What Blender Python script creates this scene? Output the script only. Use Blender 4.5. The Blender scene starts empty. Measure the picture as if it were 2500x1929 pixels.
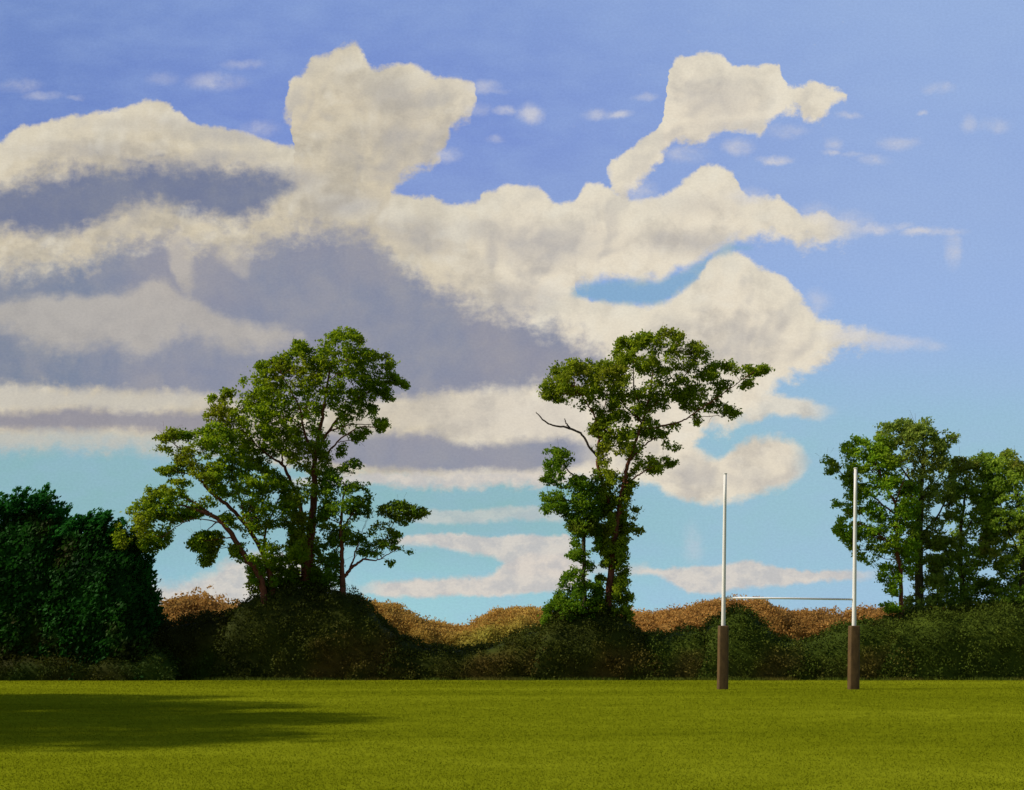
import bpy, math, random
import numpy as np
from mathutils import Vector, noise as mn

# ------------------------------------------------------------------ basics
SC = bpy.context.scene
COL = SC.collection
EYE = 1.6                 # eye height (m)
FOC, CX, HY = 3000.0, 1250.0, 1591.0   # used only to turn measured outlines into metres at a thing's own distance
SUN_EL, SUN_BACK = math.radians(37), math.radians(-7)

def lin(r, g, b):
    f = lambda c: (c/255/12.92) if c/255 <= .04045 else ((c/255+.055)/1.055)**2.4
    return (f(r), f(g), f(b))

def mpx(p, Y):            # outline point -> (x, z) metres at distance Y
    return ((p[0]-CX)/FOC*Y, EYE+(HY-p[1])/FOC*Y)

def cv(pts, ox, oy, s):   # enlarged-crop coordinates -> outline coordinates
    return [(ox+p[0]/s, oy+p[1]/s)+tuple(p[2:]) for p in pts]
def cL(pts): return cv(pts, 300, 780, 2.217)
def cC(pts): return cv(pts, 1280, 780, 2.2177)
def cR(pts): return cv(pts, 1980, 980, 2.340)
def cB(pts): return cv(pts, 0, 1150, 3.063)
def cD(pts): return cv(pts, 0, 0, 0.8736)

def tag(o, label=None, cat=None, group=None, kind=None):
    if label: o['label'] = label
    if cat: o['category'] = cat
    if group: o['group'] = group
    if kind: o['kind'] = kind
    return o

def empty(name, loc):
    o = bpy.data.objects.new(name, None); COL.objects.link(o)
    o.location = loc; o.empty_display_size = .5
    return o

def mesh_np(name, V, F4, mat, parent=None, tint=None, smooth=False, F3=None):
    V = np.asarray(V, dtype=np.float32)
    me = bpy.data.meshes.new(name)
    n4 = 0 if F4 is None else len(F4); n3 = 0 if F3 is None else len(F3)
    me.vertices.add(len(V))
    off = np.zeros(3, np.float32)
    if parent is not None: off = np.array(parent.location, np.float32)
    me.vertices.foreach_set('co', (V-off).ravel())
    idx = []
    if n4: idx.append(np.asarray(F4, np.int32).ravel())
    if n3: idx.append(np.asarray(F3, np.int32).ravel())
    idx = np.concatenate(idx)
    me.loops.add(len(idx)); me.loops.foreach_set('vertex_index', idx)
    me.polygons.add(n4+n3)
    st = np.concatenate([np.arange(n4)*4, n4*4+np.arange(n3)*3]).astype(np.int32)
    me.polygons.foreach_set('loop_start', st)
    if smooth: me.polygons.foreach_set('use_smooth', np.ones(n4+n3, bool))
    me.update(calc_edges=True)
    if tint is not None:
        a = me.attributes.new('tint', 'FLOAT', 'POINT')
        a.data.foreach_set('value', np.asarray(tint, np.float32))
    me.materials.append(mat)
    o = bpy.data.objects.new(name, me); COL.objects.link(o)
    if parent is not None: o.parent = parent
    return o

# ------------------------------------------------------------------ node helper
class NT:
    def __init__(s, nt): s.nt = nt; s.N = nt.nodes; s.L = nt.links
    def new(s, t, **kw):
        n = s.N.new(t)
        for k, v in kw.items(): setattr(n, k, v)
        return n
    def put(s, sock, v):
        if isinstance(v, bpy.types.NodeSocket): s.L.new(v, sock)
        elif v is not None:
            try: sock.default_value = v
            except Exception: sock.default_value = (*v, 1) if len(v) == 3 else v
    def m(s, op, a, b=None, c=None, clamp=False):
        n = s.new('ShaderNodeMath', operation=op, use_clamp=clamp)
        for i, v in enumerate((a, b, c)):
            if v is not None: s.put(n.inputs[i], v)
        return n.outputs[0]
    def vm(s, op, a, b=None, c=None):
        n = s.new('ShaderNodeVectorMath', operation=op)
        for i, v in enumerate((a, b, c)):
            if v is not None: s.put(n.inputs[i], v)
        return n.outputs['Value'] if op in ('LENGTH', 'DOT_PRODUCT') else n.outputs[0]
    def mr(s, v, a, b, c=0., d=1., smooth=True):
        n = s.new('ShaderNodeMapRange', interpolation_type='SMOOTHSTEP' if smooth else 'LINEAR', clamp=True)
        for i, x in enumerate((v, a, b, c, d)): s.put(n.inputs[i], x)
        return n.outputs[0]
    def mix(s, f, a, b, mode='MIX'):
        n = s.new('ShaderNodeMix', data_type='RGBA', blend_type=mode)
        s.put(n.inputs[0], f); s.put(n.inputs[6], a if isinstance(a, bpy.types.NodeSocket) else (*a, 1))
        s.put(n.inputs[7], b if isinstance(b, bpy.types.NodeSocket) else (*b, 1))
        return n.outputs[2]
    def noise(s, vec, scale, detail=3, rough=.55, dim='3D', out=0, dist=0):
        n = s.new('ShaderNodeTexNoise', noise_dimensions=dim)
        s.put(n.inputs['Vector'], vec)
        n.inputs['Scale'].default_value = scale; n.inputs['Detail'].default_value = detail
        n.inputs['Roughness'].default_value = rough; n.inputs['Distortion'].default_value = dist
        return n.outputs[out]
    def ramp(s, f, stops):
        n = s.new('ShaderNodeValToRGB'); cr = n.color_ramp
        while len(cr.elements) < len(stops): cr.elements.new(.5)
        for e, (p, c) in zip(cr.elements, stops): e.position = p; e.color = (*c, 1)
        s.put(n.inputs[0], f)
        return n.outputs[0]

# ------------------------------------------------------------------ materials
def leaf_mat(name, dark, mid, light, warm=None, trans=.44, scale=.45):
    m = bpy.data.materials.new(name); m.use_nodes = True
    t = NT(m.node_tree); t.N.clear()
    geo = t.new('ShaderNodeTexCoord').outputs['Object']
    at = t.new('ShaderNodeAttribute', attribute_name='tint').outputs['Fac']
    n1 = t.noise(geo, scale, 3, .6)
    f = t.m('ADD', t.m('MULTIPLY', t.mr(n1, .3, .7, 0, 1, False), .5), t.m('MULTIPLY', at, .5))
    c = t.ramp(f, [(.12, dark), (.5, mid), (.9, light)])
    if warm:
        n2 = t.noise(geo, scale*.6, 2, .5)
        c = t.mix(t.mr(n2, .52, .68), c, warm)
    p = t.new('ShaderNodeBsdfPrincipled')
    t.put(p.inputs['Base Color'], c); p.inputs['Roughness'].default_value = .75
    p.inputs['Specular IOR Level'].default_value = .07
    tr = t.new('ShaderNodeBsdfTranslucent'); t.put(tr.inputs['Color'], t.mix(.5, c, tuple(x*1.6 for x in light)))
    ms = t.new('ShaderNodeMixShader'); ms.inputs[0].default_value = trans
    t.L.new(p.outputs[0], ms.inputs[1]); t.L.new(tr.outputs[0], ms.inputs[2])
    o = t.new('ShaderNodeOutputMaterial'); t.L.new(ms.outputs[0], o.inputs[0])
    return m

def rough_mat(name, c1, c2, scale=6, rough=.8, stretch=(1, 1, 1), bump=.3, spec=.3, detail=5):
    m = bpy.data.materials.new(name); m.use_nodes = True
    t = NT(m.node_tree); p = t.N['Principled BSDF']
    v = t.vm('MULTIPLY', t.new('ShaderNodeTexCoord').outputs['Object'], stretch)
    n = t.noise(v, scale, detail, .65)
    t.put(p.inputs['Base Color'], t.ramp(n, [(.3, c1), (.7, c2)]))
    p.inputs['Roughness'].default_value = rough
    p.inputs['Specular IOR Level'].default_value = spec
    b = t.new('ShaderNodeBump'); b.inputs['Strength'].default_value = bump; b.inputs['Distance'].default_value = .03
    t.put(b.inputs['Height'], n); t.L.new(b.outputs[0], p.inputs['Normal'])
    return m

M = {}
M['bark'] = rough_mat('bark', (0.0900, 0.0286, 0.0154), (0.2400, 0.0825, 0.0495), 9, .9, (1, 1, .3), .6, .15)
M['bark_dark'] = rough_mat('dark_bark', (.030, .026, .012), (.08, .06, .028), 9, .9, (1, 1, .3), .6, .15)
M['bark_pale'] = rough_mat('weathered_bark', (.05, .035, .032), (.12, .08, .07), 9, .9, (1, 1, .3), .6, .15)
M['leaf_A'] = leaf_mat('leaves_olive_green', (0.0408, 0.0706, 0.0035), (0.0989, 0.1764, 0.0046), (0.2912, 0.3781, 0.0092), warm=(0.1457, 0.1310, 0.0092))
M['leaf_B'] = leaf_mat('leaves_yellow_green', (0.0361, 0.0853, 0.0032), (0.1002, 0.2033, 0.0042), (0.3009, 0.3863, 0.0126), warm=(0.1706, 0.1728, 0.0105))
M['leaf_C'] = leaf_mat('leaves_mid_green', (0.0327, 0.0799, 0.0063), (0.0763, 0.1649, 0.0084), (0.2180, 0.3247, 0.0147), warm=(0.1089, 0.1248, 0.0105))
M['leaf_D'] = leaf_mat('leaves_moss_green', (0.0415, 0.0704, 0.0042), (0.1087, 0.1739, 0.0063), (0.3364, 0.3997, 0.0168), warm=(0.1552, 0.1458, 0.0126))
M['leaf_E'] = leaf_mat('leaves_ivy_green', (0.0271, 0.0669, 0.0053), (0.0724, 0.1589, 0.0063), (0.1924, 0.2928, 0.0126), warm=(0.1019, 0.0836, 0.0105))
M['leaf_F'] = leaf_mat('leaves_grey_green', (0.0687, 0.1146, 0.0162), (0.1500, 0.2237, 0.0277), (0.3435, 0.4089, 0.0578), warm=(0.1560, 0.1637, 0.0231))
M['leaf_G'] = leaf_mat('leaves_bright_green', (0.0419, 0.1003, 0.0042), (0.1195, 0.2509, 0.0084), (0.3287, 0.4516, 0.0210), warm=(0.1195, 0.1505, 0.0157))
M['leaf_H'] = leaf_mat('leaves_dull_green', (0.0628, 0.1214, 0.0126), (0.1465, 0.2489, 0.0202), (0.3138, 0.4149, 0.0378), warm=(0.2091, 0.1755, 0.0252))
M['bush_top'] = leaf_mat('young_blue_green_leaves', (0.0046, 0.0360, 0.0066), (0.0103, 0.0840, 0.0110), (0.0287, 0.1560, 0.0154), trans=.35)
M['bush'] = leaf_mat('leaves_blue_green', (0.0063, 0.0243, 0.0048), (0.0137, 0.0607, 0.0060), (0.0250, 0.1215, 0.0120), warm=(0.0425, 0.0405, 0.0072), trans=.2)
M['scrub'] = leaf_mat('scrub_leaves', (0.0246, 0.0318, 0.0044), (0.0531, 0.0637, 0.0066), (0.0810, 0.0891, 0.0095), warm=(0.0921, 0.0637, 0.0110), trans=.2, scale=.3)
M['scrub_green'] = leaf_mat('scrub_leaves_green', (0.0323, 0.0489, 0.0046), (0.0686, 0.0977, 0.0093), (0.1091, 0.1257, 0.0134), warm=(0.1011, 0.0786, 0.0139), trans=.2, scale=.3)
M['scrub_brown'] = leaf_mat('scrub_leaves_brown', (0.0175, 0.0205, 0.0025), (0.0393, 0.0412, 0.0045), (0.0551, 0.0582, 0.0064), warm=(0.0328, 0.0588, 0.0051), trans=.2, scale=.3)
M['rust'] = leaf_mat('autumn_leaves', (0.1779, 0.0958, 0.0233), (0.3885, 0.2011, 0.0500), (0.5826, 0.3449, 0.0916), warm=(0.3237, 0.2299, 0.0500), trans=.3, scale=.08)
M['rust_gold'] = leaf_mat('golden_leaves', (0.2147, 0.1190, 0.0257), (0.4142, 0.2231, 0.0451), (0.6442, 0.4462, 0.1029), warm=(0.3068, 0.2677, 0.0386), trans=.3, scale=.08)
M['post'] = rough_mat('white_post_paint', (.60, .57, .52), (.76, .73, .67), 1.2, .5, (1, 1, .4), 0, .3)
M['bar'] = rough_mat('grey_bar_paint', (.72, .69, .66), (.84, .80, .77), 1, .5, (1, 1, 1), 0, .3)
M['pad'] = rough_mat('brown_pad_cover', (.056, .029, .007), (.120, .066, .019), 5, .7, (1, 1, .5), .25, .3)
M['strap'] = rough_mat('pad_strap', (.05, .035, .02), (.09, .06, .035), 5, .7, (1, 1, 1), .1, .3)

# ------------------------------------------------------------------ geometry generators
def tube(path, rad, seg=10, bumpy=0., seed=0):
    P = np.array(path, float); n = len(P)
    rs = np.random.RandomState(seed)
    V, F = [], []
    for i in range(n):
        d = P[min(i+1, n-1)]-P[max(i-1, 0)]; d /= (np.linalg.norm(d)+1e-9)
        a = np.cross(d, [0, 1, 0]) if abs(d[1]) < .9 else np.cross(d, [1, 0, 0])
        a /= np.linalg.norm(a); b = np.cross(d, a)
        for k in range(seg):
            an = 2*math.pi*k/seg; r = rad[i]*(1+bumpy*rs.uniform(-1, 1))
            V.append(P[i]+r*(math.cos(an)*a+math.sin(an)*b))
    for i in range(n-1):
        for k in range(seg):
            k2 = (k+1) % seg
            F.append((i*seg+k, i*seg+k2, (i+1)*seg+k2, (i+1)*seg+k))
    V.append(P[0]); V.append(P[-1]); T = []
    for k in range(seg):
        k2 = (k+1) % seg
        T.append((len(V)-2, k2, k)); T.append((len(V)-1, (n-1)*seg+k, (n-1)*seg+k2))
    return np.array(V), np.array(F), np.array(T)

def smooth_path(pts, k=5):
    """Catmull-Rom through (x,y,z,r)."""
    P = np.array(pts, float); out = []
    for i in range(len(P)-1):
        p0, p1, p2, p3 = P[max(i-1, 0)], P[i], P[i+1], P[min(i+2, len(P)-1)]
        for j in range(k):
            t = j/k
            out.append(.5*((2*p1)+(-p0+p2)*t+(2*p0-5*p1+4*p2-p3)*t*t+(-p0+3*p1-3*p2+p3)*t**3))
    out.append(P[-1])
    return np.array(out)

def merge(parts):
    V, F4, F3, o = [], [], [], 0
    for v, f, t in parts:
        V.append(v)
        if f is not None and len(f): F4.append(np.asarray(f)+o)
        if t is not None and len(t): F3.append(np.asarray(t)+o)
        o += len(v)
    return np.concatenate(V), (np.concatenate(F4) if F4 else None), (np.concatenate(F3) if F3 else None)

def leaves(rs, C, T, size, R, n, lean=None, flat=.6, long=1.7, up=.5):
    """n leaves round each tuft centre C (m,3); returns verts, quads, tint."""
    m = len(C)
    P = np.repeat(C, n, 0)+rs.normal(0, 1, (m*n, 3))*np.array([R, R, R*flat])
    k = len(P)
    d = rs.normal(0, 1, (k, 3))
    if lean is not None: d = d*.35+np.array(lean)
    d[:, 2] -= .15
    d /= np.linalg.norm(d, axis=1)[:, None]
    nr = rs.normal(0, 1, (k, 3)); nr[:, 2] += up*2
    s = np.cross(d, nr); s /= (np.linalg.norm(s, axis=1)[:, None]+1e-9)
    nn = np.cross(s, d)
    L = (size*rs.uniform(.6, 1.3, k))[:, None]; W = L/long
    a = P-d*L*.5; b = P+s*W*.5+nn*L*.08; c = P+d*L*.5; e = P-s*W*.5+nn*L*.08
    V = np.stack([a, b, c, e], 1).reshape(-1, 3)
    F = np.arange(k*4).reshape(-1, 4)
    tt = np.clip(np.repeat(T, n)+rs.normal(0, .13, k), 0, 1)
    return V, F, np.repeat(tt, 4)

def poly_dist(poly, x, y):
    """inside flag and distance to the outline, arrays."""
    P = np.array(poly); n = len(P)
    ins = np.zeros(len(x), bool); dm = np.full(len(x), 1e9)
    for i in range(n):
        x1, y1 = P[i]; x2, y2 = P[(i+1) % n]
        c = ((y1 > y) != (y2 > y)) & (x < (x2-x1)*(y-y1)/((y2-y1)+1e-12)+x1)
        ins ^= c
        dx, dy = x2-x1, y2-y1
        t = np.clip(((x-x1)*dx+(y-y1)*dy)/(dx*dx+dy*dy+1e-9), 0, 1)
        dm = np.minimum(dm, np.hypot(x-x1-t*dx, y-y1-t*dy))
    return ins, dm

def nz(p, s, o=0.):
    return mn.noise(Vector((p[0]*s+o, p[1]*s*.5+o*1.3, p[2]*s-o)))

def make_crown(rs, Y, polys, holes, dens, thr=-.08, nscale=.9, dmax=3.2, seedo=0.):
    """tuft centres (x,y,z) and tints for a crown whose silhouette is polys (outline coords)."""
    sc = Y/FOC
    H = [((h[0]-CX)*sc, EYE+(HY-h[1])*sc, h[2]*sc, h[3]*sc) for h in holes]
    C, T = [], []
    for poly in polys:
        W = [mpx(p, Y) for p in poly]
        xs = [p[0] for p in W]; zs = [p[1] for p in W]
        ar = .5*abs(sum(W[i][0]*W[(i+1) % len(W)][1]-W[(i+1) % len(W)][0]*W[i][1] for i in range(len(W))))
        bb = (max(xs)-min(xs))*(max(zs)-min(zs))
        n = int(dens*bb)
        x = rs.uniform(min(xs), max(xs), n); z = rs.uniform(min(zs), max(zs), n)
        ins, d = poly_dist(W, x, z)
        d = np.where(ins, d, 0); ins = ins | (poly_dist(W, x, z)[1] < .04)
        x, z, d = x[ins], z[ins], d[ins]
        hd = np.clip(.25+1.25*np.sqrt(d*1.2), .15, dmax)
        y = Y+rs.uniform(-1, 1, len(x))*hd
        small = ar < 3
        for i in range(len(x)):
            v = nz((x[i], y[i], z[i]), nscale, seedo)+.5*nz((x[i], y[i], z[i]), nscale*2.3, seedo+7)
            if not small:
                e = .04*(1-min(d[i]/.4, 1))
                hit = min([((x[i]-h[0])/h[2])**2+((z[i]-h[1])/h[3])**2 for h in H], default=9)
                if hit < 1.15+.5*v: continue
                if v < thr+e: continue
            C.append((x[i], y[i], z[i]))
            T.append(np.clip(.45+.35*nz((x[i], y[i], z[i]), .45, seedo+20)+.9*max(v, -.1)*.4+rs.normal(0, .12), 0, 1))
    return np.array(C), np.array(T)

TREES = []
def tree(name, label, cat, Y, base, stems, polys, holes, mat, bark, seed, dens=34, thr=-.12, leaf=.185,
         tuft=.115, nleaf=12, ntwig=70, dmax=3., boost=1., nscale=1.25, group=None):
    """stems: list of (kind, [(px,py,r_px[,depth m])...]); first one is the trunk."""
    rs = np.random.RandomState(seed)
    bx, bz = mpx(base, Y)
    root = empty(name, (bx, Y, 0)); tag(root, label, cat, group)
    sk, skk = [], []
    for i, (kind, pts) in enumerate(stems):
        lab = None
        if isinstance(kind, tuple): kind, lab, bm = kind
        else: bm = bark
        W = []
        dd = 0 if i == 0 else rs.uniform(-1.2, 1.2)
        for j, p in enumerate(pts):
            x, z = mpx(p, Y)
            dep = p[3] if len(p) > 3 else dd*j/max(len(pts)-1, 1)
            W.append((x, Y+dep, z, p[2]*Y/FOC))
        if i == 0 or W[0][2] < 4.2:
            x, y, z, r = W[0]
            if z < 4.5: W.insert(0, (x-(W[1][0]-x)*.2, y, -.1, r*1.25))
        S = smooth_path(W, 6)
        S[1:-1, :3] += rs.normal(0, .018, (len(S)-2, 3))
        v, f, t = tube(S[:, :3], np.maximum(S[:, 3], .012), 9, .07, seed+i)
        o = mesh_np(kind, v, f, bm, root, smooth=True, F3=t)
        if lab: o['label'] = lab
        if bm is bark: sk.append(S); skk.append(kind)
    SK = np.concatenate(sk)
    C, T = make_crown(rs, Y, polys, holes, dens*2.4*boost, thr+.10-.12*(boost-1), nscale, dmax, seed*3.7)
    MS = np.concatenate([q for q, kd in zip(sk, skk) if kd != 'branch'])
    keep = np.ones(len(C), bool)
    for i, c in enumerate(C):
        dd = np.hypot(MS[:, 0]-c[0], MS[:, 2]-c[2]); k = np.argmin(dd)
        if dd[k] < MS[k, 3]+.08 and c[1] < MS[k, 1]+.2 and nz(c, .6, seed+40) > -.18: keep[i] = False
    C, T = C[keep], T[keep]
    # twigs: from the skeleton to tufts, bowed a little
    parts = []
    pick = rs.choice(len(C), min(ntwig, len(C)), False)
    for q in pick:
        c = C[q]
        dv = SK[:, :3]-c
        cost = np.linalg.norm(dv, axis=1)+np.maximum(dv[:, 2]+.2, 0)*1.6
        k = np.argmin(cost); a = SK[k]
        L = np.linalg.norm(a[:3]-c)
        if L > 5 or L < .3: continue
        mid = (a[:3]+c)/2+np.array([0, 0, L*.08])+rs.normal(0, .06*L, 3)
        r0 = min(a[3]*.6, .018+.011*L)
        S = smooth_path([(*a[:3], r0), (*mid, r0*.65), (*c, r0*.28)], 5)
        S[1:-1, :3] += rs.normal(0, .02*L**.5, (len(S)-2, 3))
        parts.append(tube(S[:, :3], np.maximum(S[:, 3], .006), 5, 0, q))
        for w in range(2):
            b = S[rs.randint(4, 8)]; e = b[:3]+rs.normal(0, .35, 3)+np.array([0, 0, .2])
            parts.append(tube([b[:3], (b[:3]+e)/2+rs.normal(0, .04, 3), e], [b[3]*.6, b[3]*.45, .005], 4, 0, q))
    if parts:
        pass
    v, f, tt = leaves(rs, C, T, leaf, tuft, nleaf)
    if parts:
        tv, tf, t3 = merge(parts); nl = len(f); nt = len(tf)+len(t3)
        o = mesh_np('crown', np.vstack([v, tv]), np.vstack([f, tf+len(v)]), mat, root, np.concatenate([tt, np.zeros(len(tv))]), F3=t3+len(v))
        o.data.materials.append(bark)
        o.data.polygons.foreach_set('material_index', np.concatenate([np.zeros(nl, np.int32), np.ones(nt, np.int32)]))
    else: mesh_np('crown', v, f, mat, root, tt)
    return root

def scrub(name, label, cat, foot, depth, prof, mat, seed, leaf=.14, dens=19, nleaf=12, lean=None, body=.93,
          kind=None, group=None, sprig=1.6, tuft=.16, rid=.42, ragged=.5):
    """dense shrubbery: a lumpy volume whose ridge follows prof, covered with leaf tufts."""
    rs = np.random.RandomState(seed)
    Yr = foot+depth*rid
    W = np.array([mpx(p, Yr) for p in prof]); W = W[np.argsort(W[:, 0], kind='stable')]
    x0, x1 = W[0, 0], W[-1, 0]
    step = .35 if Yr < 100 else .9
    nx = max(int((x1-x0)/step), 6); nt = 18
    xs = np.linspace(x0, x1, nx); zt = np.interp(xs, W[:, 0], W[:, 1])
    e = np.minimum((xs-x0), (x1-xs)); zt = zt*np.clip(.25+.75*np.sqrt(np.clip(e/.9, 0, 1)), 0, 1)
    V = []
    for i in range(nx):
        for j in range(nt+1):
            a = math.pi*j/nt
            cy = -math.cos(a)*abs(math.cos(a))**-.25 if abs(math.cos(a)) > 1e-6 else 0
            h = math.sin(a)**.6 if math.sin(a) > 0 else 0
            p = np.array([xs[i], foot+depth/2+cy*depth/2, zt[i]*body*h])
            k = .30 if Yr < 100 else 1.5
            p[2] += k*.9*nz(p, .55 if Yr < 100 else .22, seed)*h
            p[1] += k*1.3*nz(p, .5, seed+5)*h
            p[2] = max(p[2], -.05) if j not in (0, nt) else -.05
            V.append(p)
    V = np.array(V)
    F = [(i*(nt+1)+j, (i+1)*(nt+1)+j, (i+1)*(nt+1)+j+1, i*(nt+1)+j+1) for i in range(nx-1) for j in range(nt)]
    T3 = []
    for i in (0, nx-1):
        V = np.vstack([V, [xs[i], foot+depth/2, 0]])
        for j in range(nt): T3.append((len(V)-1, i*(nt+1)+j, i*(nt+1)+j+1))
    bt = np.array([.25+.2*nz(p, .5, seed+9) for p in V])
    # tufts over the surface
    FA = np.array(F); A, B_, C_, D_ = (V[FA[:, q]] for q in range(4))
    ar = np.linalg.norm(np.cross(C_-A, D_-B_), axis=1)*.5
    front = (A[:, 1] < foot+depth*.75)
    ar = ar*np.where(front, 1, .25)
    n = int(dens*ar.sum())
    ch = rs.choice(len(F), n, p=ar/ar.sum())
    u, w = rs.rand(n, 1), rs.rand(n, 1)
    P = (A[ch]*(1-u)+B_[ch]*u)*(1-w)+(D_[ch]*(1-u)+C_[ch]*u)*w
    cen = np.stack([P[:, 0], np.full(n, foot+depth/2), P[:, 2]*.6], 1)
    out = P-cen; out /= (np.linalg.norm(out, axis=1)[:, None]+1e-6)
    off = np.array([max(0, .5+1.6*nz(p, .8, seed+13)) for p in P])*ragged*rs.uniform(.2, 1.1, n)
    P = P+out*off[:, None]*np.array([1, 1, .8]); P[:, 2] = np.maximum(P[:, 2], .05)
    T = np.clip(np.array([.42+.45*nz(p, .35, seed+17) for p in P])+rs.normal(0, .06, n), 0, 1)
    lv, lf, lt = leaves(rs, P, T, leaf, tuft, nleaf, lean)
    # ragged sprigs on the ridge
    ns = int((x1-x0)*6*sprig)
    if ns:
        sx = rs.uniform(x0+.1, x1-.1, ns)
        sz = np.interp(sx, W[:, 0], W[:, 1]); ee = np.minimum(sx-x0, x1-sx); sz = sz*np.clip(.25+.75*np.sqrt(np.clip(ee/.9, 0, 1)), 0, 1)
        kk = leaf*.9
        Q = np.stack([sx, Yr+rs.normal(0, depth*.1, ns), sz*body+(sz*(1-body))*rs.rand(ns)**.7+rs.normal(0, kk*(.7 if Yr < 100 else .9), ns)], 1)
        lv2, lf2, lt2 = leaves(rs, Q, np.clip(rs.normal(.5, .15, ns), 0, 1), leaf, tuft*.8, nleaf, lean)
    else: lv2, lf2, lt2 = np.zeros((0, 3)), np.zeros((0, 4), int), np.zeros(0)
    VV = np.concatenate([V, lv, lv2]); FF = np.concatenate([FA, lf+len(V), lf2+len(V)+len(lv)])
    TT = np.concatenate([bt, lt, lt2])
    o = mesh_np(name, VV, FF, mat, None, TT, F3=np.array(T3))
    c = np.array([(x0+x1)/2, foot+depth/2, 0])
    co = np.empty(len(VV)*3, np.float32); o.data.vertices.foreach_get('co', co)
    o.data.vertices.foreach_set('co', (co.reshape(-1, 3)-c.astype(np.float32)).ravel()); o.location = c
    return tag(o, label, cat, group, kind)

# ------------------------------------------------------------------ the large left tree group
tree('tall_tree', 'tallest leafy green tree of the left clump, its rounded crown the highest point there', 'tree', 72.5, cL([(1000, 1450)])[0],
  [('trunk', cL([(990, 1560, 14), (1000, 1400, 12.5), (1020, 1150, 10), (1035, 950, 8), (1042, 740, 5.5), (1075, 560, 4), (1100, 400, 3), (1120, 250, 1.5)])),
   ('stem', cL([(970, 1400, 7, .5), (965, 1230, 6, .8), (945, 1000, 5, 1), (895, 860, 4, .6), (860, 785, 3.4, .4), (800, 742, 2.4, .2), (735, 690, 1.6, 0), (650, 600, 1, -.3)])),
   ('branch', cL([(1042, 740, 4), (1100, 620, 3.2), (1180, 510, 2.8), (1240, 450, 2.2), (1330, 370, 1.4), (1400, 290, 1)])),
   ('branch', cL([(1105, 615, 2.2), (1160, 585, 1.8), (1230, 565, 1.2), (1340, 560, .9)])),
   ('branch', cL([(1060, 760, 3), (1130, 705, 2.4), (1190, 650, 1.8), (1290, 595, 1.4), (1380, 600, 1)])),
   ('branch', cL([(1040, 760, 3.4), (985, 610, 2.8), (970, 500, 2), (910, 380, 1.4), (850, 270, 1)])),
   ('branch', cL([(860, 785, 2.6), (858, 720, 2), (815, 600, 1.6), (740, 470, 1.2), (640, 430, .8)])),
   ('branch', cL([(1032, 1130, 3.2), (1070, 1060, 2.4), (1110, 950, 1.8), (1130, 860, 1.2)]))],
  [cL([(455, 560), (445, 500), (470, 465), (520, 455), (545, 385), (640, 378), (655, 320), (695, 262), (760, 235), (870, 200), (930, 168), (1030, 165), (1040, 120), (1110, 92), (1185, 52), (1260, 68), (1300, 105), (1315, 148), (1375, 152), (1425, 190), (1472, 225), (1478, 300), (1448, 335), (1440, 400), (1350, 470), (1405, 510), (1432, 560), (1410, 600), (1330, 600), (1300, 640), (1200, 680), (1190, 730), (1110, 765), (1130, 830), (1090, 900), (1125, 960), (1110, 1050), (1065, 1110), (1060, 1230), (1080, 1320), (1070, 1440), (900, 1450), (930, 1280), (900, 1200), (930, 1050), (880, 930), (780, 850), (680, 760), (600, 720), (520, 660)]),
   cL([(700, 1300), (800, 1240), (900, 1230), (1000, 1300), (1090, 1290), (1110, 1480), (680, 1480)]),
   cL([(938, 168), (935, 135), (965, 115), (990, 135), (995, 168)]), cL([(458, 425), (478, 408), (497, 428), (480, 446)]),
   cL([(1440, 290), (1490, 308), (1538, 360), (1522, 368), (1460, 335)]), cL([(1395, 395), (1462, 415), (1452, 440), (1408, 428)])],
  cL([(850, 790, 26, 28), (945, 850, 26, 18), (1000, 1010, 30, 18), (940, 530, 18, 16), (1010, 640, 14, 9), (1380, 240, 18, 9), (870, 405, 14, 8), (605, 445, 20, 11), (1115, 540, 22, 32), (1165, 640, 30, 15), (1290, 560, 22, 13), (720, 290, 13, 9), (1380, 440, 20, 10), (1010, 420, 9, 12), (900, 690, 9, 9), (1200, 430, 11, 13), (890, 1050, 12, 12), (1080, 300, 8, 6)])
  and [(h[0], h[1], h[2]*.60, h[3]*.60) for h in cL([(850, 790, 40, 48), (945, 850, 46, 30), (1000, 1010, 50, 32), (940, 530, 30, 26), (1010, 640, 24, 15), (1380, 240, 34, 16), (870, 405, 26, 14), (605, 445, 34, 20), (1115, 540, 36, 55), (1165, 640, 50, 28), (1290, 560, 36, 24), (720, 290, 22, 14), (1380, 440, 36, 18), (1010, 420, 16, 22), (900, 690, 16, 16), (1200, 430, 18, 24), (890, 1050, 22, 22), (1080, 300, 14, 10)])],
  M['leaf_A'], M['bark'], 11, boost=1.1, dens=46, thr=-.16)

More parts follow.
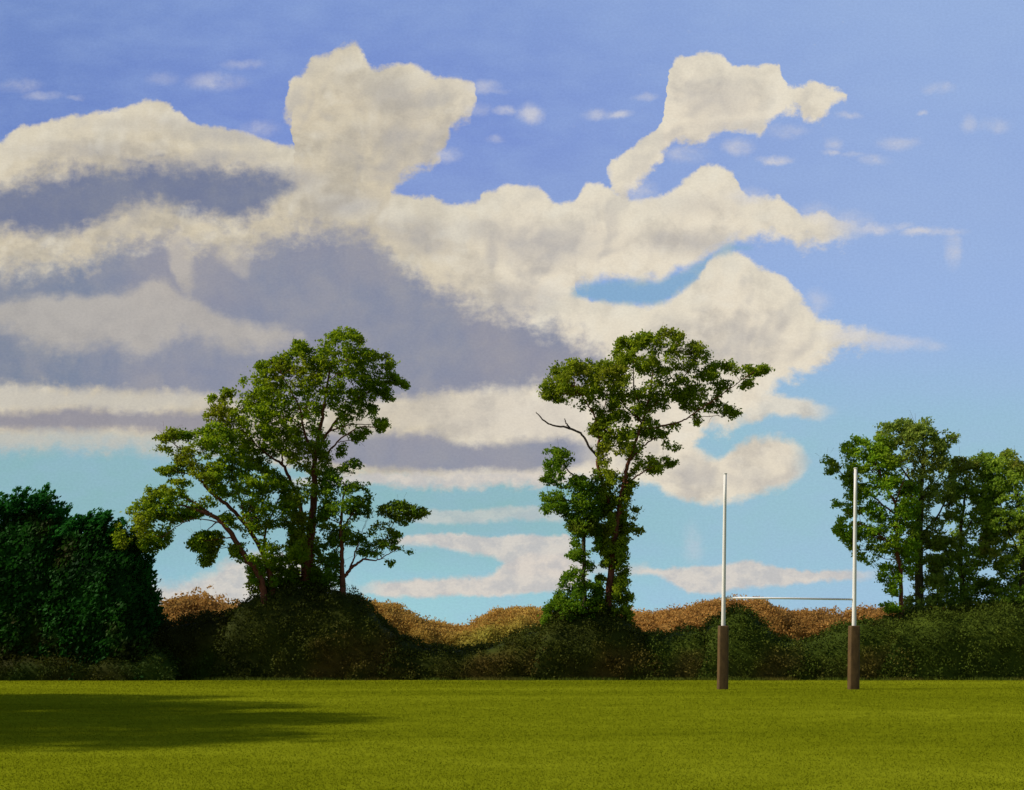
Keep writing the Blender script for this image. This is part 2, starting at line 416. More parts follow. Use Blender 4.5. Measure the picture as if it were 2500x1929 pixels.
HB = [(h[0], h[1], h[2]*.60, h[3]*.60) for h in cL([(405, 925, 60, 38), (475, 755, 56, 26), (500, 1030, 46, 22), (820, 1165, 50, 34), (900, 1200, 44, 36), (270, 1030, 24, 12), (800, 960, 38, 22), (640, 885, 30, 22), (590, 1010, 24, 30), (700, 1220, 34, 50), (610, 1170, 24, 34), (720, 830, 40, 18), (300, 850, 50, 14), (400, 680, 20, 10), (690, 960, 18, 30), (630, 1080, 16, 40)])]
tree('leaning_tree', 'tree of the left clump leaning left with two bare reddish stems', 'tree', 70.5, cL([(760, 1450)])[0],
  [('trunk', cL([(765, 1540, 8.5), (745, 1400, 7.5), (665, 1290, 6.8), (600, 1180, 6.2), (530, 1090, 5.6), (480, 1060, 5), (435, 1045, 4.6), (330, 1010, 2), (230, 1000, 1.2)])),
   ('stem', cL([(810, 1540, 7.5, .5), (790, 1400, 6.5, .6), (740, 1250, 5.6, .7), (655, 1110, 5.2, .7), (560, 1005, 4.6, .6), (490, 950, 4.6, .4), (440, 895, 4, .2), (390, 830, 2.4, 0), (340, 730, 1.6, -.3), (260, 660, 1, -.4)])),
   ('branch', cL([(545, 1110, 2.2), (500, 1095, 1.6), (400, 1085, 1.1), (320, 1120, 1), (240, 1190, .7)])),
   ('branch', cL([(505, 1100, 1.6), (470, 1145, 1.1)])),
   ('branch', cL([(600, 1185, 2), (560, 1185, 1.4), (500, 1200, 1), (430, 1210, .7)])),
   ('branch', cL([(655, 1110, 2.6), (640, 1000, 2), (600, 900, 1.6), (560, 780, 1.2), (520, 660, .9)])),
   ('branch', cL([(740, 1250, 3, 1), (750, 1120, 2.4, 1.3), (800, 1000, 1.8, 1.4), (850, 900, 1.2, 1.3)])),
   ('branch', cL([(480, 1060, 2.6), (400, 1000, 2), (300, 960, 1.4), (180, 1040, 1), (90, 1090, .7)]))],
  [cL([(180, 655), (210, 632), (290, 600), (355, 620), (400, 605), (440, 600), (500, 560), (560, 600), (640, 680), (700, 780), (830, 815), (890, 880), (900, 950), (1000, 940), (990, 1090), (910, 1120), (1000, 1180), (990, 1300), (880, 1300), (800, 1310), (830, 1440), (720, 1430), (680, 1340), (600, 1275), (575, 1235), (640, 1200), (590, 1140), (550, 1080), (500, 1050), (430, 1065), (330, 1080), (250, 1160), (235, 1215), (190, 1240), (100, 1265), (-30, 1260), (-40, 1120), (20, 1100), (20, 1040), (60, 1020), (100, 980), (150, 960), (140, 915), (180, 940), (230, 900), (290, 860), (240, 842), (198, 820), (250, 798), (312, 808), (290, 750), (230, 712), (178, 702), (300, 680)]),
   cL([(345, 1225), (430, 1150), (530, 1150), (540, 1210), (500, 1230), (490, 1290), (440, 1345), (425, 1320), (430, 1260), (390, 1240)])],
  HB, M['leaf_B'], M['bark'], 12, boost=1.12, dens=58, thr=-.16)

tree('small_tree', 'small tree of the left clump, farthest right there, with a forked branch reaching right', 'tree', 71.6, cL([(1190, 1460)])[0],
  [('trunk', cL([(1190, 1540, 8.5), (1190, 1440, 7.5), (1186, 1330, 5.6), (1185, 1240, 5), (1180, 1130, 4), (1190, 1000, 2.8), (1210, 900, 1.6)])),
   ('branch', cL([(1200, 1395, 4.6), (1220, 1365, 4), (1265, 1325, 3.2), (1310, 1300, 2.6), (1370, 1305, 1.6), (1430, 1280, 1.2), (1500, 1235, .8)])),
   ('branch', cL([(1222, 1362, 2.8), (1245, 1310, 2.2), (1265, 1240, 1.6), (1290, 1160, 1)])),
   ('branch', cL([(1310, 1300, 1.8), (1330, 1270, 1.4), (1400, 1220, 1.1), (1450, 1130, .9), (1500, 1050, .8), (1600, 1035, .6)])),
   ('branch', cL([(1182, 1150, 2.6), (1240, 1050, 2), (1280, 950, 1.4)]))],
  [cL([(1110, 790), (1160, 765), (1230, 790), (1225, 768), (1280, 766), (1280, 800), (1240, 830), (1250, 870), (1290, 890), (1352, 885), (1340, 940), (1325, 1000), (1340, 1060), (1290, 1100), (1310, 1170), (1270, 1215), (1160, 1225), (1090, 1250), (1060, 1200), (1060, 1100), (1090, 960)]),
   cL([(1340, 1130), (1400, 1095), (1450, 1100), (1500, 1170), (1480, 1200), (1530, 1225), (1500, 1250), (1420, 1245), (1400, 1265), (1340, 1285), (1280, 1270), (1300, 1220)]),
   cL([(1395, 1055), (1390, 1022), (1450, 1000), (1500, 985), (1540, 1010), (1600, 1020), (1650, 1040), (1650, 1065), (1560, 1080), (1530, 1110), (1480, 1100), (1450, 1060)]),
   cL([(1430, 1312), (1450, 1303), (1466, 1315), (1450, 1330)]), cL([(1540, 1256), (1560, 1250), (1566, 1262), (1548, 1266)]),
   cL([(1100, 1300), (1150, 1250), (1180, 1330), (1160, 1440), (1090, 1440)])],
  [(h[0], h[1], h[2]*.60, h[3]*.60) for h in cL([(1260, 830, 14, 14), (1180, 960, 22, 14), (1130, 1080, 20, 12), (1400, 1160, 26, 20), (1250, 1140, 20, 22), (1340, 1190, 20, 14), (1290, 950, 12, 16)])],
  M['leaf_C'], M['bark'], 13, dens=44, thr=-.12, dmax=2.2, ntwig=50)

# ------------------------------------------------------------------ centre pair
HC = [(h[0], h[1], h[2]*.60, h[3]*.60) for h in cC([(1130, 310, 52, 26), (650, 190, 30, 16), (760, 210, 34, 16), (620, 330, 42, 24), (800, 300, 50, 20), (560, 462, 36, 26), (520, 570, 28, 26), (690, 690, 46, 44), (740, 530, 34, 40), (510, 800, 46, 32), (590, 760, 18, 24), (870, 210, 20, 18), (880, 300, 22, 14), (300, 430, 24, 12), (760, 150, 18, 12), (430, 450, 20, 30), (490, 1040, 14, 24), (620, 640, 26, 20), (210, 260, 14, 10), (700, 320, 18, 14), (950, 330, 20, 12), (480, 920, 12, 12), (440, 1370, 22, 20), (420, 1440, 12, 20)])]
tree('broad_topped_tree', 'tall centre tree with a flat spreading crown and a bare dead limb on its left', 'tree', 71.5, cC([(450, 1640)])[0],
  [('trunk', cC([(445, 1650, 10), (468, 1400, 8.5), (488, 1200, 8), (505, 1080, 6.6), (538, 900, 5.6), (560, 790, 4.6), (590, 690, 3.8), (640, 560, 3.2), (680, 400, 2.4), (700, 250, 1.6), (715, 140, 1)])),
   ('stem', cC([(498, 1130, 5, .4), (450, 960, 4.4, .5), (405, 800, 4, .4), (402, 700, 3.4, .2), (405, 620, 2.8, 0), (385, 545, 2.2, -.2), (350, 480, 1.6, -.4), (270, 380, 1, -.6)])),
   (('dead_branch', 'bare leafless dead limb forking near its tip', M['bark_pale']), cC([(404, 770, 3.6, .3), (395, 738, 3.2, .2), (350, 690, 2.8, -.2), (310, 632, 2.6, -.5), (240, 602, 2.6, -.7), (150, 588, 2.0, -.9), (100, 560, 1.7, -1), (62, 520, .9, -1.1)])),
   (('dead_branch', 'short stub of the bare dead limb', M['bark_pale']), cC([(245, 604, 2.2, -.7), (225, 575, 1.7, -.8), (214, 552, .9, -.9)])),
   ('branch', cC([(556, 890, 2.6, -.1), (610, 850, 2, -.4), (660, 822, 1.6, -.6), (720, 795, 1, -.8)])),
   ('branch', cC([(572, 765, 2.6), (640, 690, 2), (700, 640, 1.6), (780, 620, 1)])),
   ('branch', cC([(630, 590, 2.8), (720, 590, 2.2, -.5), (830, 568, 1.9, -.8), (900, 530, 1.6, -.9), (1000, 460, 1.3, -1), (1110, 385, 1, -1), (1230, 300, .7, -.9)])),
   ('branch', cC([(403, 590, 2), (415, 540, 1.6), (432, 480, 1.2), (450, 400, 1)])),
   ('branch', cC([(650, 520, 2.4), (740, 430, 1.9), (840, 340, 1.4), (930, 220, 1)])),
   ('branch', cC([(655, 500, 2.2), (600, 400, 1.7), (590, 270, 1.3), (600, 150, .9)])),
   ('branch', cC([(640, 560, 2.2), (560, 480, 1.7), (470, 360, 1.3), (400, 280, .9)]))],
  [cC([(90, 385), (118, 340), (130, 300), (168, 260), (180, 225), (240, 208), (300, 225), (340, 218), (390, 240), (440, 215), (470, 195), (490, 160), (520, 110), (560, 80), (620, 58), (680, 75), (740, 52), (800, 62), (860, 88), (870, 125), (930, 135), (1002, 140), (1000, 220), (980, 250), (1040, 240), (1180, 230), (1222, 238), (1225, 270), (1240, 320), (1220, 370), (1130, 380), (1050, 395), (1050, 455), (1110, 478), (1160, 490), (1160, 520), (1100, 525), (1040, 500), (980, 490), (960, 540), (932, 575), (900, 530), (880, 480), (820, 460), (770, 475), (750, 540), (800, 560), (840, 580), (780, 600), (760, 650), (790, 690), (850, 680), (810, 710), (770, 730), (822, 770), (800, 795), (740, 770), (740, 825), (700, 830), (660, 812), (600, 820), (562, 860), (610, 888), (560, 920), (580, 980), (562, 1010), (600, 1090), (590, 1140), (560, 1180), (540, 1230), (562, 1340), (530, 1390), (550, 1430), (585, 1460), (580, 1510), (555, 1560), (575, 1640), (400, 1650), (400, 1400), (430, 1300), (400, 1150), (400, 1000), (400, 880), (370, 850), (400, 790), (400, 700), (380, 640), (350, 600), (370, 550), (420, 530), (400, 500), (310, 482), (240, 450), (150, 432), (100, 412)]),
   cC([(400, 840), (480, 800), (560, 860), (580, 980), (600, 1090), (560, 1180), (540, 1230), (560, 1340), (540, 1400), (585, 1460), (560, 1560), (575, 1640), (390, 1650), (400, 1400), (430, 1300), (400, 1150), (395, 1000)]),
   cC([(1225, 272), (1290, 258), (1335, 272), (1290, 292), (1235, 300)]), cC([(600, 1145), (620, 1133), (636, 1145), (620, 1160)]), cC([(590, 1025), (610, 1015), (618, 1032), (600, 1045)])],
  HC, M['leaf_D'], M['bark'], 14, boost=1.25, dens=50, thr=-.11, ntwig=90)

tree('ivy_clad_tree', 'slim leafy tree left of the broad-topped centre tree, clothed to its base in ivy', 'tree', 71.0, cC([(325, 1640)])[0],
  [('trunk', cC([(330, 1650, 6.5), (322, 1400, 5), (322, 1200, 4.6), (326, 1060, 4), (330, 950, 3.2), (300, 880, 2.2), (240, 820, 1.6), (190, 750, 1)])),
   ('branch', cC([(326, 1060, 2.6), (280, 1000, 2), (200, 960, 1.4), (130, 950, .8)])),
   ('branch', cC([(330, 960, 2), (370, 900, 1.4), (385, 870, .9)]))],
  [cC([(110, 712), (190, 703), (262, 730), (240, 790), (280, 800), (270, 850), (330, 850), (400, 870), (410, 1000), (400, 1150), (395, 1250), (420, 1330), (415, 1450), (420, 1650), (100, 1650), (120, 1550), (190, 1500), (190, 1420), (250, 1390), (258, 1340), (290, 1300), (228, 1278), (272, 1240), (250, 1200), (238, 1110), (270, 1080), (240, 1060), (170, 1040), (130, 1072), (92, 1030), (130, 990), (95, 960), (95, 930), (140, 930), (180, 910), (98, 870), (130, 840), (118, 790)]), cC([(240, 1060), (410, 1000), (400, 1250), (420, 1650), (110, 1650), (190, 1420), (290, 1300), (240, 1200)])],
  [(h[0], h[1], h[2]*.60, h[3]*.60) for h in cC([(350, 1210, 26, 34), (385, 1290, 30, 28), (370, 1395, 26, 28), (250, 950, 18, 12), (290, 1330, 20, 20), (350, 1480, 16, 20), (230, 870, 16, 10), (300, 1180, 10, 20)])],
  M['leaf_E'], M['bark_dark'], 15, boost=1.05, dens=52, thr=-.18, dmax=2., ntwig=30)

# ------------------------------------------------------------------ right-hand trees
HG = [(h[0], h[1], h[2]*.60, h[3]*.60) for h in cR([(540, 400, 38, 38), (430, 590, 24, 18), (300, 580, 26, 18), (455, 530, 34, 34), (460, 900, 34, 22), (360, 790, 28, 22), (550, 1050, 40, 40), (740, 610, 34, 30), (780, 730, 46, 34), (740, 430, 26, 20), (825, 400, 26, 14), (480, 290, 34, 14), (690, 970, 26, 18), (320, 420, 30, 18), (300, 370, 14, 10), (590, 680, 14, 14), (390, 700, 20, 14), (700, 860, 30, 14), (760, 860, 20, 10)])]
tree('bright_green_tree', 'slim bright green tree behind the right goalpost, with a thin dark red stem', 'tree', 72.2, cR([(515, 1260)])[0],
  [('trunk', cR([(518, 1300, 6), (514, 1100, 5), (510, 960, 4.8), (492, 850, 5.2), (490, 720, 4), (482, 590, 3.4), (450, 530, 3.6), (425, 485, 2.6), (380, 380, 1.6), (330, 280, 1)])),
   ('branch', cR([(482, 585, 2.2), (488, 520, 1.6), (520, 400, 1)])),
   ('branch', cR([(498, 1115, 2.2), (470, 1065, 1.6), (440, 1000, 1)])),
   ('branch', cR([(492, 850, 2.6), (400, 780, 2), (300, 720, 1.4), (200, 700, .8)])),
   ('branch', cR([(486, 650, 2.4), (380, 560, 1.8), (270, 470, 1.3), (180, 400, .9), (100, 360, .6)]))],
  [cR([(182, 250), (240, 240), (240, 195), (275, 200), (290, 232), (370, 225), (400, 200), (480, 260), (560, 350), (600, 500), (610, 700), (590, 900), (570, 1000), (530, 1100), (490, 1110), (420, 1090), (440, 1050), (385, 1010), (400, 960), (375, 935), (320, 930), (315, 905), (270, 900), (235, 830), (180, 780), (140, 740), (170, 670), (222, 680), (200, 605), (130, 592), (150, 560), (200, 530), (190, 480), (205, 445), (140, 400), (100, 412), (65, 328), (100, 318), (150, 370), (200, 380), (165, 330), (200, 300)]),
   cR([(415, 1160), (440, 1150), (490, 1160), (500, 1200), (450, 1205)])],
  HG, M['leaf_G'], M['bark'], 16, boost=1.35, dens=40, thr=-.13, dmax=2.4, ntwig=60)
tree('thick_trunk_tree', 'tall grey-green tree with the thickest dark trunk, near the right edge', 'tree', 73.5, cR([(625, 1400)])[0],
  [('trunk', cR([(630, 1480, 13), (622, 1200, 11), (616, 950, 9.5), (620, 700, 8), (632, 500, 6), (640, 330, 3.6), (645, 180, 1.6)])),
   ('branch', cR([(622, 760, 3.4), (700, 690, 2.6), (770, 560, 1.6), (790, 420, 1)])),
   ('branch', cR([(632, 520, 3), (560, 420, 2.2), (480, 300, 1.6), (430, 200, 1)])),
   ('branch', cR([(638, 360, 2.4), (700, 290, 1.8), (760, 240, 1.2), (810, 212, .8)]))],
  [cR([(378, 190), (398, 150), (385, 120), (425, 118), (440, 145), (500, 112), (560, 118), (600, 100), (668, 92), (692, 150), (710, 220), (750, 225), (738, 178), (765, 180), (775, 205), (830, 195), (828, 228), (785, 250), (770, 310), (800, 360), (820, 420), (800, 600), (760, 800), (740, 1000), (740, 1250), (530, 1250), (560, 1000), (545, 800), (520, 600), (500, 400), (380, 300)])],
  HG, M['leaf_F'], M['bark_dark'], 17, boost=1.35, dens=38, thr=-.15, dmax=3., ntwig=60)
HH = [(h[0], h[1], h[2]*.60, h[3]*.60) for h in cR([(870, 905, 28, 16), (1015, 980, 54, 24), (835, 1010, 18, 26), (945, 740, 32, 24), (940, 810, 28, 18), (1095, 1030, 32, 20), (1110, 870, 30, 18), (1070, 600, 34, 14), (1050, 830, 20, 14), (1030, 935, 20, 8), (780, 730, 46, 34), (740, 610, 34, 30), (700, 860, 30, 14), (850, 660, 16, 10), (800, 840, 18, 10), (1090, 690, 14, 22), (1180, 780, 22, 20)])]
tree('rounded_tree', 'mid-height green tree between the thick-trunked tree and the brownish tree at the edge', 'tree', 74.5, cR([(870, 1300)])[0],
  [('trunk', cR([(872, 1320, 7), (865, 1100, 6), (855, 900, 5), (860, 700, 3.6), (880, 520, 2.4), (890, 400, 1.2)])),
   ('branch', cR([(858, 800, 2.6), (930, 640, 2), (980, 450, 1.2)])),
   ('branch', cR([(862, 1000, 2.6), (780, 880, 2), (730, 800, 1.2)]))],
  [cR([(790, 365), (815, 335), (850, 312), (885, 350), (915, 370), (925, 290), (960, 288), (1010, 310), (1060, 330), (1080, 600), (1080, 900), (1060, 1260), (680, 1260), (690, 900), (700, 800), (770, 640), (790, 500)])],
  HH, M['leaf_H'], M['bark_dark'], 18, boost=1.35, dens=40, thr=-.17, dmax=3., ntwig=40)
tree('brownish_tree', 'brownish green tree cut off by the right edge of the view', 'tree', 73.0, cR([(1200, 1300)])[0],
  [('trunk', cR([(1205, 1320, 8), (1205, 1100, 7), (1210, 850, 6), (1195, 650, 4.4), (1170, 500, 3), (1150, 380, 1.5)])),
   ('branch', cR([(1208, 900, 3), (1120, 740, 2), (1060, 560, 1.2)])),
   ('branch', cR([(1205, 760, 3), (1290, 640, 2), (1350, 520, 1.2)]))],
  [cR([(1000, 350), (1040, 310), (1062, 298), (1100, 312), (1115, 285), (1150, 288), (1160, 345), (1220, 365), (1330, 400), (1400, 600), (1420, 1000), (1330, 1260), (980, 1260), (980, 800), (1000, 600)])],
  HH, M['leaf_H'], M['bark_dark'], 19, boost=1.35, dens=42, thr=-.19, dmax=3., ntwig=40)

# ------------------------------------------------------------------ dark bushes, left
LEAN = (.62, -.1, .78)
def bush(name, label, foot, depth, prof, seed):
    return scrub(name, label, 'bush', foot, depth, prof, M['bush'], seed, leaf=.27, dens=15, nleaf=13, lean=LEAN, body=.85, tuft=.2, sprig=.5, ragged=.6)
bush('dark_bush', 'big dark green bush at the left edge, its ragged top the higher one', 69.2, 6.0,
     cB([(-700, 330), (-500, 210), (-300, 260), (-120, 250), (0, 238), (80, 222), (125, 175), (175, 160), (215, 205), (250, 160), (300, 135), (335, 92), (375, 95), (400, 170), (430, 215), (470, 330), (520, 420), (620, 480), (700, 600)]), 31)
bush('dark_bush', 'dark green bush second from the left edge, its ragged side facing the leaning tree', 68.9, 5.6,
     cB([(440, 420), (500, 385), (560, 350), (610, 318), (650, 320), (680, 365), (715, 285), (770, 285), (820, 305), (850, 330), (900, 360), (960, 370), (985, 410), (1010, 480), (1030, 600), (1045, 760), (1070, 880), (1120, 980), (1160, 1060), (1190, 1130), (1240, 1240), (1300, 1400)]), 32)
# projecting sprays on their outline (real leafy shoots)
def sprays(parent, Y, polys, mat, seed, dens=60):
    rs = np.random.RandomState(seed)
    C, T = make_crown(rs, Y, polys, [], dens, -.3, 1.6, 1.2, seed)
    v, f, t = leaves(rs, C, T, .30, .15, 11, LEAN, long=2.6)
    o = mesh_np('shoots', v, f, mat, None, t); co = v-np.array(parent.location)
    o.data.vertices.foreach_set('co', co.astype(np.float32).ravel()); o.parent = parent
def shoots(parent, Y, tips, seed):
    rs = np.random.RandomState(seed); C, T = [], []
    for (px, py, L) in tips:
        x, z = mpx((px, py), Y)
        for rep in range(3):
            yy = Y+rs.uniform(-1.0, 1.0); dz = 0 if rep == 0 else -rs.uniform(.1, .7); dx = -.12 if rep == 0 else rs.uniform(-.75, -.1)
            for k in range(int(26*L)):
                q = rs.rand()**.8; r = .05+.30*q
                C.append((x+dx-.62*L*q+rs.normal(0, r*.6), yy+rs.normal(0, r*.7), z+dz-.95*L*q+rs.normal(0, r*.35)))
                T.append(np.clip(.75-.5*q+rs.normal(0, .12), 0, 1))
    v, f, t = leaves(rs, np.array(C), np.array(T), .26, .07, 5, LEAN, long=2.8)
    mesh_np('shoots', v, f, M['bush_top'], parent, t)
shoots(bpy.data.objects['dark_bush'], 71.4, [q+(l,) for q, l in zip(cB([(-640, 330), (-500, 190), (-380, 230), (-250, 215), (-150, 250), (-60, 232), (30, 225), (72, 218), (110, 190), (150, 165), (212, 135), (250, 158), (300, 138), (345, 92), (380, 92), (385, 140), (420, 172), (455, 215), (450, 255), (480, 280), (560, 256), (-10, 260), (180, 215), (230, 210)]), [1.2]*13+[1.3, 1.1, .9, .8, .8, .8, .7, .8, 1.2, 1, 1])], 41)
shoots(bpy.data.objects['dark_bush.001'], 71.0, [q+(l,) for q, l in zip(cB([(520, 385), (560, 350), (605, 320), (650, 316), (690, 350), (725, 292), (775, 277), (770, 318), (815, 318), (857, 293), (835, 335), (890, 385), (918, 338), (940, 380), (985, 378), (1030, 425), (1045, 500), (1060, 560), (1100, 600), (1152, 610), (1080, 650), (1075, 705), (1140, 705), (1085, 770), (1075, 850), (1110, 905), (1160, 925), (1212, 892), (1190, 985), (1205, 1060), (1232, 1130)]), [1.1, 1.1, 1, .9, 1, 1.3, 1.2, 1, 1, .9, 1, 1, .8, .8, .9, .9, .9, .8, .8, .7, .8, .8, .7, .8, .8, .7, .7, .7, .6, .6, .6])], 42)

# ------------------------------------------------------------------ scrub along the edge of the field
G = 'scrub along the far edge of the field'
scrub('low_scrub', 'low olive brown scrub at the feet of the two dark green bushes', 'scrub', 68.0, 2.6,
      cD([(-300, 1400), (-180, 1385), (-80, 1398), (20, 1404), (60, 1392), (110, 1408), (160, 1400), (210, 1412), (260, 1398), (300, 1405), (340, 1384), (385, 1396)]), M['scrub_brown'], 51, group=G)
scrub('scrub_bank', 'brown-green scrub below the round rust-coloured tree', 'scrub', 69.7, 4,
      cD([(310, 1345), (350, 1328), (400, 1318), (450, 1308), (510, 1300), (560, 1300)]), M['scrub_brown'], 52, group=G)
scrub('scrub_mound', 'high dark scrub mound hiding the feet of the left clump of trees', 'scrub', 69.5, 5,
      cD([(470, 1340), (505, 1285), (540, 1262), (600, 1240), (680, 1245), (755, 1258), (785, 1285), (815, 1320), (850, 1352), (890, 1378)]), M['scrub'], 53, group=G)
scrub('low_hedge', 'lowest stretch of dark scrub, in the dip between the left clump and the centre trees', 'scrub', 69.6, 4,
      cD([(810, 1355), (850, 1360), (900, 1375), (950, 1382), (1010, 1384), (1060, 1368), (1120, 1350), (1190, 1330)]), M['scrub'], 54, group=G)
scrub('scrub_mound', 'scrub mound round the feet of the two centre trees', 'scrub', 69.4, 4.4,
      cD([(1130, 1350), (1165, 1325), (1190, 1300), (1240, 1290), (1300, 1292), (1335, 1310), (1352, 1340), (1400, 1362)]), M['scrub'], 55, group=G)
scrub('low_hedge', 'low dark green scrub between the centre trees and the left goalpost', 'scrub', 69.7, 4,
      cD([(1335, 1352), (1380, 1352), (1430, 1350), (1475, 1340), (1520, 1330)]), M['scrub_green'], 56, group=G)
scrub('scrub_mound', 'rounded green scrub mound directly behind the left goalpost', 'scrub', 69.5, 4.4,
      cD([(1480, 1348), (1510, 1322), (1540, 1304), (1575, 1298), (1605, 1308), (1630, 1332), (1670, 1358), (1730, 1375)]), M['scrub_green'], 57, group=G)
scrub('scrub_mound', 'green scrub behind the right goalpost', 'scrub', 69.6, 4.2,
      cD([(1670, 1368), (1720, 1368), (1755, 1350), (1790, 1332), (1830, 1324), (1880, 1326), (1930, 1335)]), M['scrub_green'], 58, group=G)
scrub('scrub_bank', 'long greenish brown scrub bank under the right-hand trees', 'scrub', 69.4, 5.5,
      cD([(1850, 1350), (1890, 1322), (1940, 1308), (2000, 1296), (2080, 1288), (2184, 1286), (2300, 1290), (2450, 1300), (2600, 1310)]), M['scrub_green'], 59, group=G)

# ------------------------------------------------------------------ autumn trees farther back
scrub('autumn_tree', 'round rust-coloured tree in the gap between the dark bushes and the left clump', 'tree', 118, 12,
      cD([(344, 1345), (356, 1300), (380, 1280), (410, 1270), (440, 1270), (475, 1276), (505, 1288), (540, 1300), (560, 1330)]), M['rust'], 61, leaf=.34, dens=7, nleaf=12, tuft=.3, sprig=.9, body=.93, ragged=.6)
def far_wood(label, prof, mat, seed, foot=150):
    scrub('autumn_wood', label, 'wood', foot, 16, prof, mat, seed, leaf=.31, dens=6.5, nleaf=13, tuft=.34, sprig=1.6, body=.93, kind='stuff', ragged=.8)
far_wood('distant golden brown autumn wood in the dip left of the centre trees',
      cD([(700, 1290), (760, 1279), (800, 1288), (845, 1294), (880, 1314), (935, 1331), (960, 1338), (1000, 1334), (1040, 1320), (1080, 1310), (1110, 1300), (1150, 1304), (1200, 1312), (1260, 1320)]), M['rust_gold'], 62)
far_wood('distant rust-coloured autumn wood seen between and beside the goalposts',
      cD([(1290, 1325), (1345, 1313), (1390, 1316), (1425, 1310), (1470, 1299), (1520, 1284), (1560, 1276), (1610, 1279), (1650, 1298), (1700, 1310), (1730, 1306), (1770, 1302), (1800, 1308), (1825, 1299), (1850, 1298), (1880, 1304), (1900, 1302), (1950, 1310), (2100, 1305), (2300, 1310), (2500, 1300)]), M['rust'], 63)

# ------------------------------------------------------------------ goalposts
def goal():
    Yg = 4800/92.
    g = empty('rugby_goalposts', (mpx((1924, 1683), Yg)[0], Yg, 0))
    tag(g, 'tall white H-shaped rugby goalposts with brown padded feet, standing on the grass', 'goalposts')
    s = Yg/FOC
    for (bx, tx, ty) in ((1764, 1770.5, 1157), (2083.5, 2089, 1144)):
        xb, _ = mpx((bx, 0), Yg); xt, zt = mpx((tx, ty), Yg)
        P = [(xb+(xt-xb)*k, Yg, zt*k) for k in np.linspace(0, 1, 9)]
        v, f, t = tube(P, list(np.linspace(.100, .066, 9)), 20)
        mesh_np('upright', v, f, M['post'], g, smooth=True, F3=t)
        v, f, t = tube([(xt, Yg, zt), (xt, Yg, zt+.015), (xt, Yg, zt+.03)], [.088, .088, .06], 20)
        mesh_np('end_cap', v, f, M['bar'], g, smooth=True, F3=t)
        # pad: rounded square sleeve
        H = 2.70; hw = .215; r = .075; prof = []
        for q in range(4):
            cx_, cy_ = [(1, 1), (-1, 1), (-1, -1), (1, -1)][q]
            for k in range(6):
                a = math.pi/2*(q+k/5)
                prof.append((cx_*(hw-r)+r*math.cos(a), cy_*(hw-r)+r*math.sin(a)))
        n = len(prof); V, F, T = [], [], []
        rows = [(-.02, 1), (.03, 1.02), (.6, 1.0), (1.3, .99), (2.0, .98), (H-.06, .97), (H-.015, .94), (H, .86)]
        for z, k in rows:
            for (a, b) in prof: V.append((xb+(xt-xb)*z/zt+a*k, Yg+b*k, z))
        for i in range(len(rows)-1):
            for k in range(n): F.append((i*n+k, i*n+(k+1) % n, (i+1)*n+(k+1) % n, (i+1)*n+k))
        V.append((xb+(xt-xb)*H/zt, Yg, H)); 
        for k in range(n): T.append((len(V)-1, (len(rows)-1)*n+k, (len(rows)-1)*n+(k+1) % n))
        pd = mesh_np('post_pad', V, F, M['pad'], g, smooth=True, F3=T)
    x0 = mpx((1766, 0), Yg)[0]; x1 = mpx((2085, 0), Yg)[0]; z0 = mpx((0, 1459.5), Yg)[1]; z1 = mpx((0, 1463.5), Yg)[1]
    v, f, t = tube([(x0, Yg, z0), ((x0+x1)/2, Yg, (z0+z1)/2+.01), (x1, Yg, z1)], [.042]*3, 14)
    mesh_np('crossbar', v, f, M['bar'], g, smooth=True, F3=t)
goal()

# ------------------------------------------------------------------ trees beyond the left edge whose shade lies on the grass
def shade_tree(x, Y, zc, rx, rz, ry, seed, dens, lab):
    rs = np.random.RandomState(seed)
    root = empty('shade_tree', (x, Y, 0)); tag(root, lab, 'tree', 'trees beyond the left edge')
    S = smooth_path([(x, Y, -.1, .34), (x+.1, Y, 3, .27), (x-.1, Y, zc-1, .2), (x, Y, zc+rz*.5, .08)], 6)
    v, f, t = tube(S[:, :3], S[:, 3], 12, .06, seed); mesh_np('trunk', v, f, M['bark_dark'], root, smooth=True, F3=t)
    ps = []
    n = int(dens*rx*ry*rz*4.19)
    C = rs.normal(0, 1, (n, 3)); C /= np.linalg.norm(C, axis=1)[:, None]; C *= (rs.rand(n, 1)**(1/1.5))
    C = C*np.array([rx, ry, rz])+np.array([x, Y, zc])
    keep = np.array([nz(c, .5, seed) > -.22 for c in C]); C = C[keep]
    for q in rs.choice(len(C), 16, False):
        a = S[rs.randint(8, len(S)-2)]; c = C[q]
        ps.append(tube([a[:3], (a[:3]+c)/2+np.array([0, 0, .4]), c], [a[3]*.5, .06, .02], 6, 0, q))
    v, f, t = merge(ps); mesh_np('branches', v, f, M['bark_dark'], root, smooth=True, F3=t)
    v, f, tt = leaves(rs, C, np.full(len(C), .5), .3, .3, 12); mesh_np('crown', v, f, M['leaf_E'], root, tt)
shade_tree(-31.0, 40.5, 9.6, 6.2, 4.6, 4.5, 71, 4.2, 'round leafy tree outside the left edge, farthest of the four shading the grass')
shade_tree(-29.0, 34.0, 10.6, 6.8, 5.0, 4.8, 72, 4.6, 'round leafy tree outside the left edge, second farthest of the four shading the grass')
shade_tree(-27.5, 27.0, 11.6, 6.8, 5.0, 4.6, 73, 4.6, 'round leafy tree outside the left edge, second nearest of the four shading the grass')
shade_tree(-26.5, 21.0, 11.6, 6.6, 4.6, 3.8, 74, 2.4, 'thin-crowned tree outside the left edge, nearest of the four shading the grass')

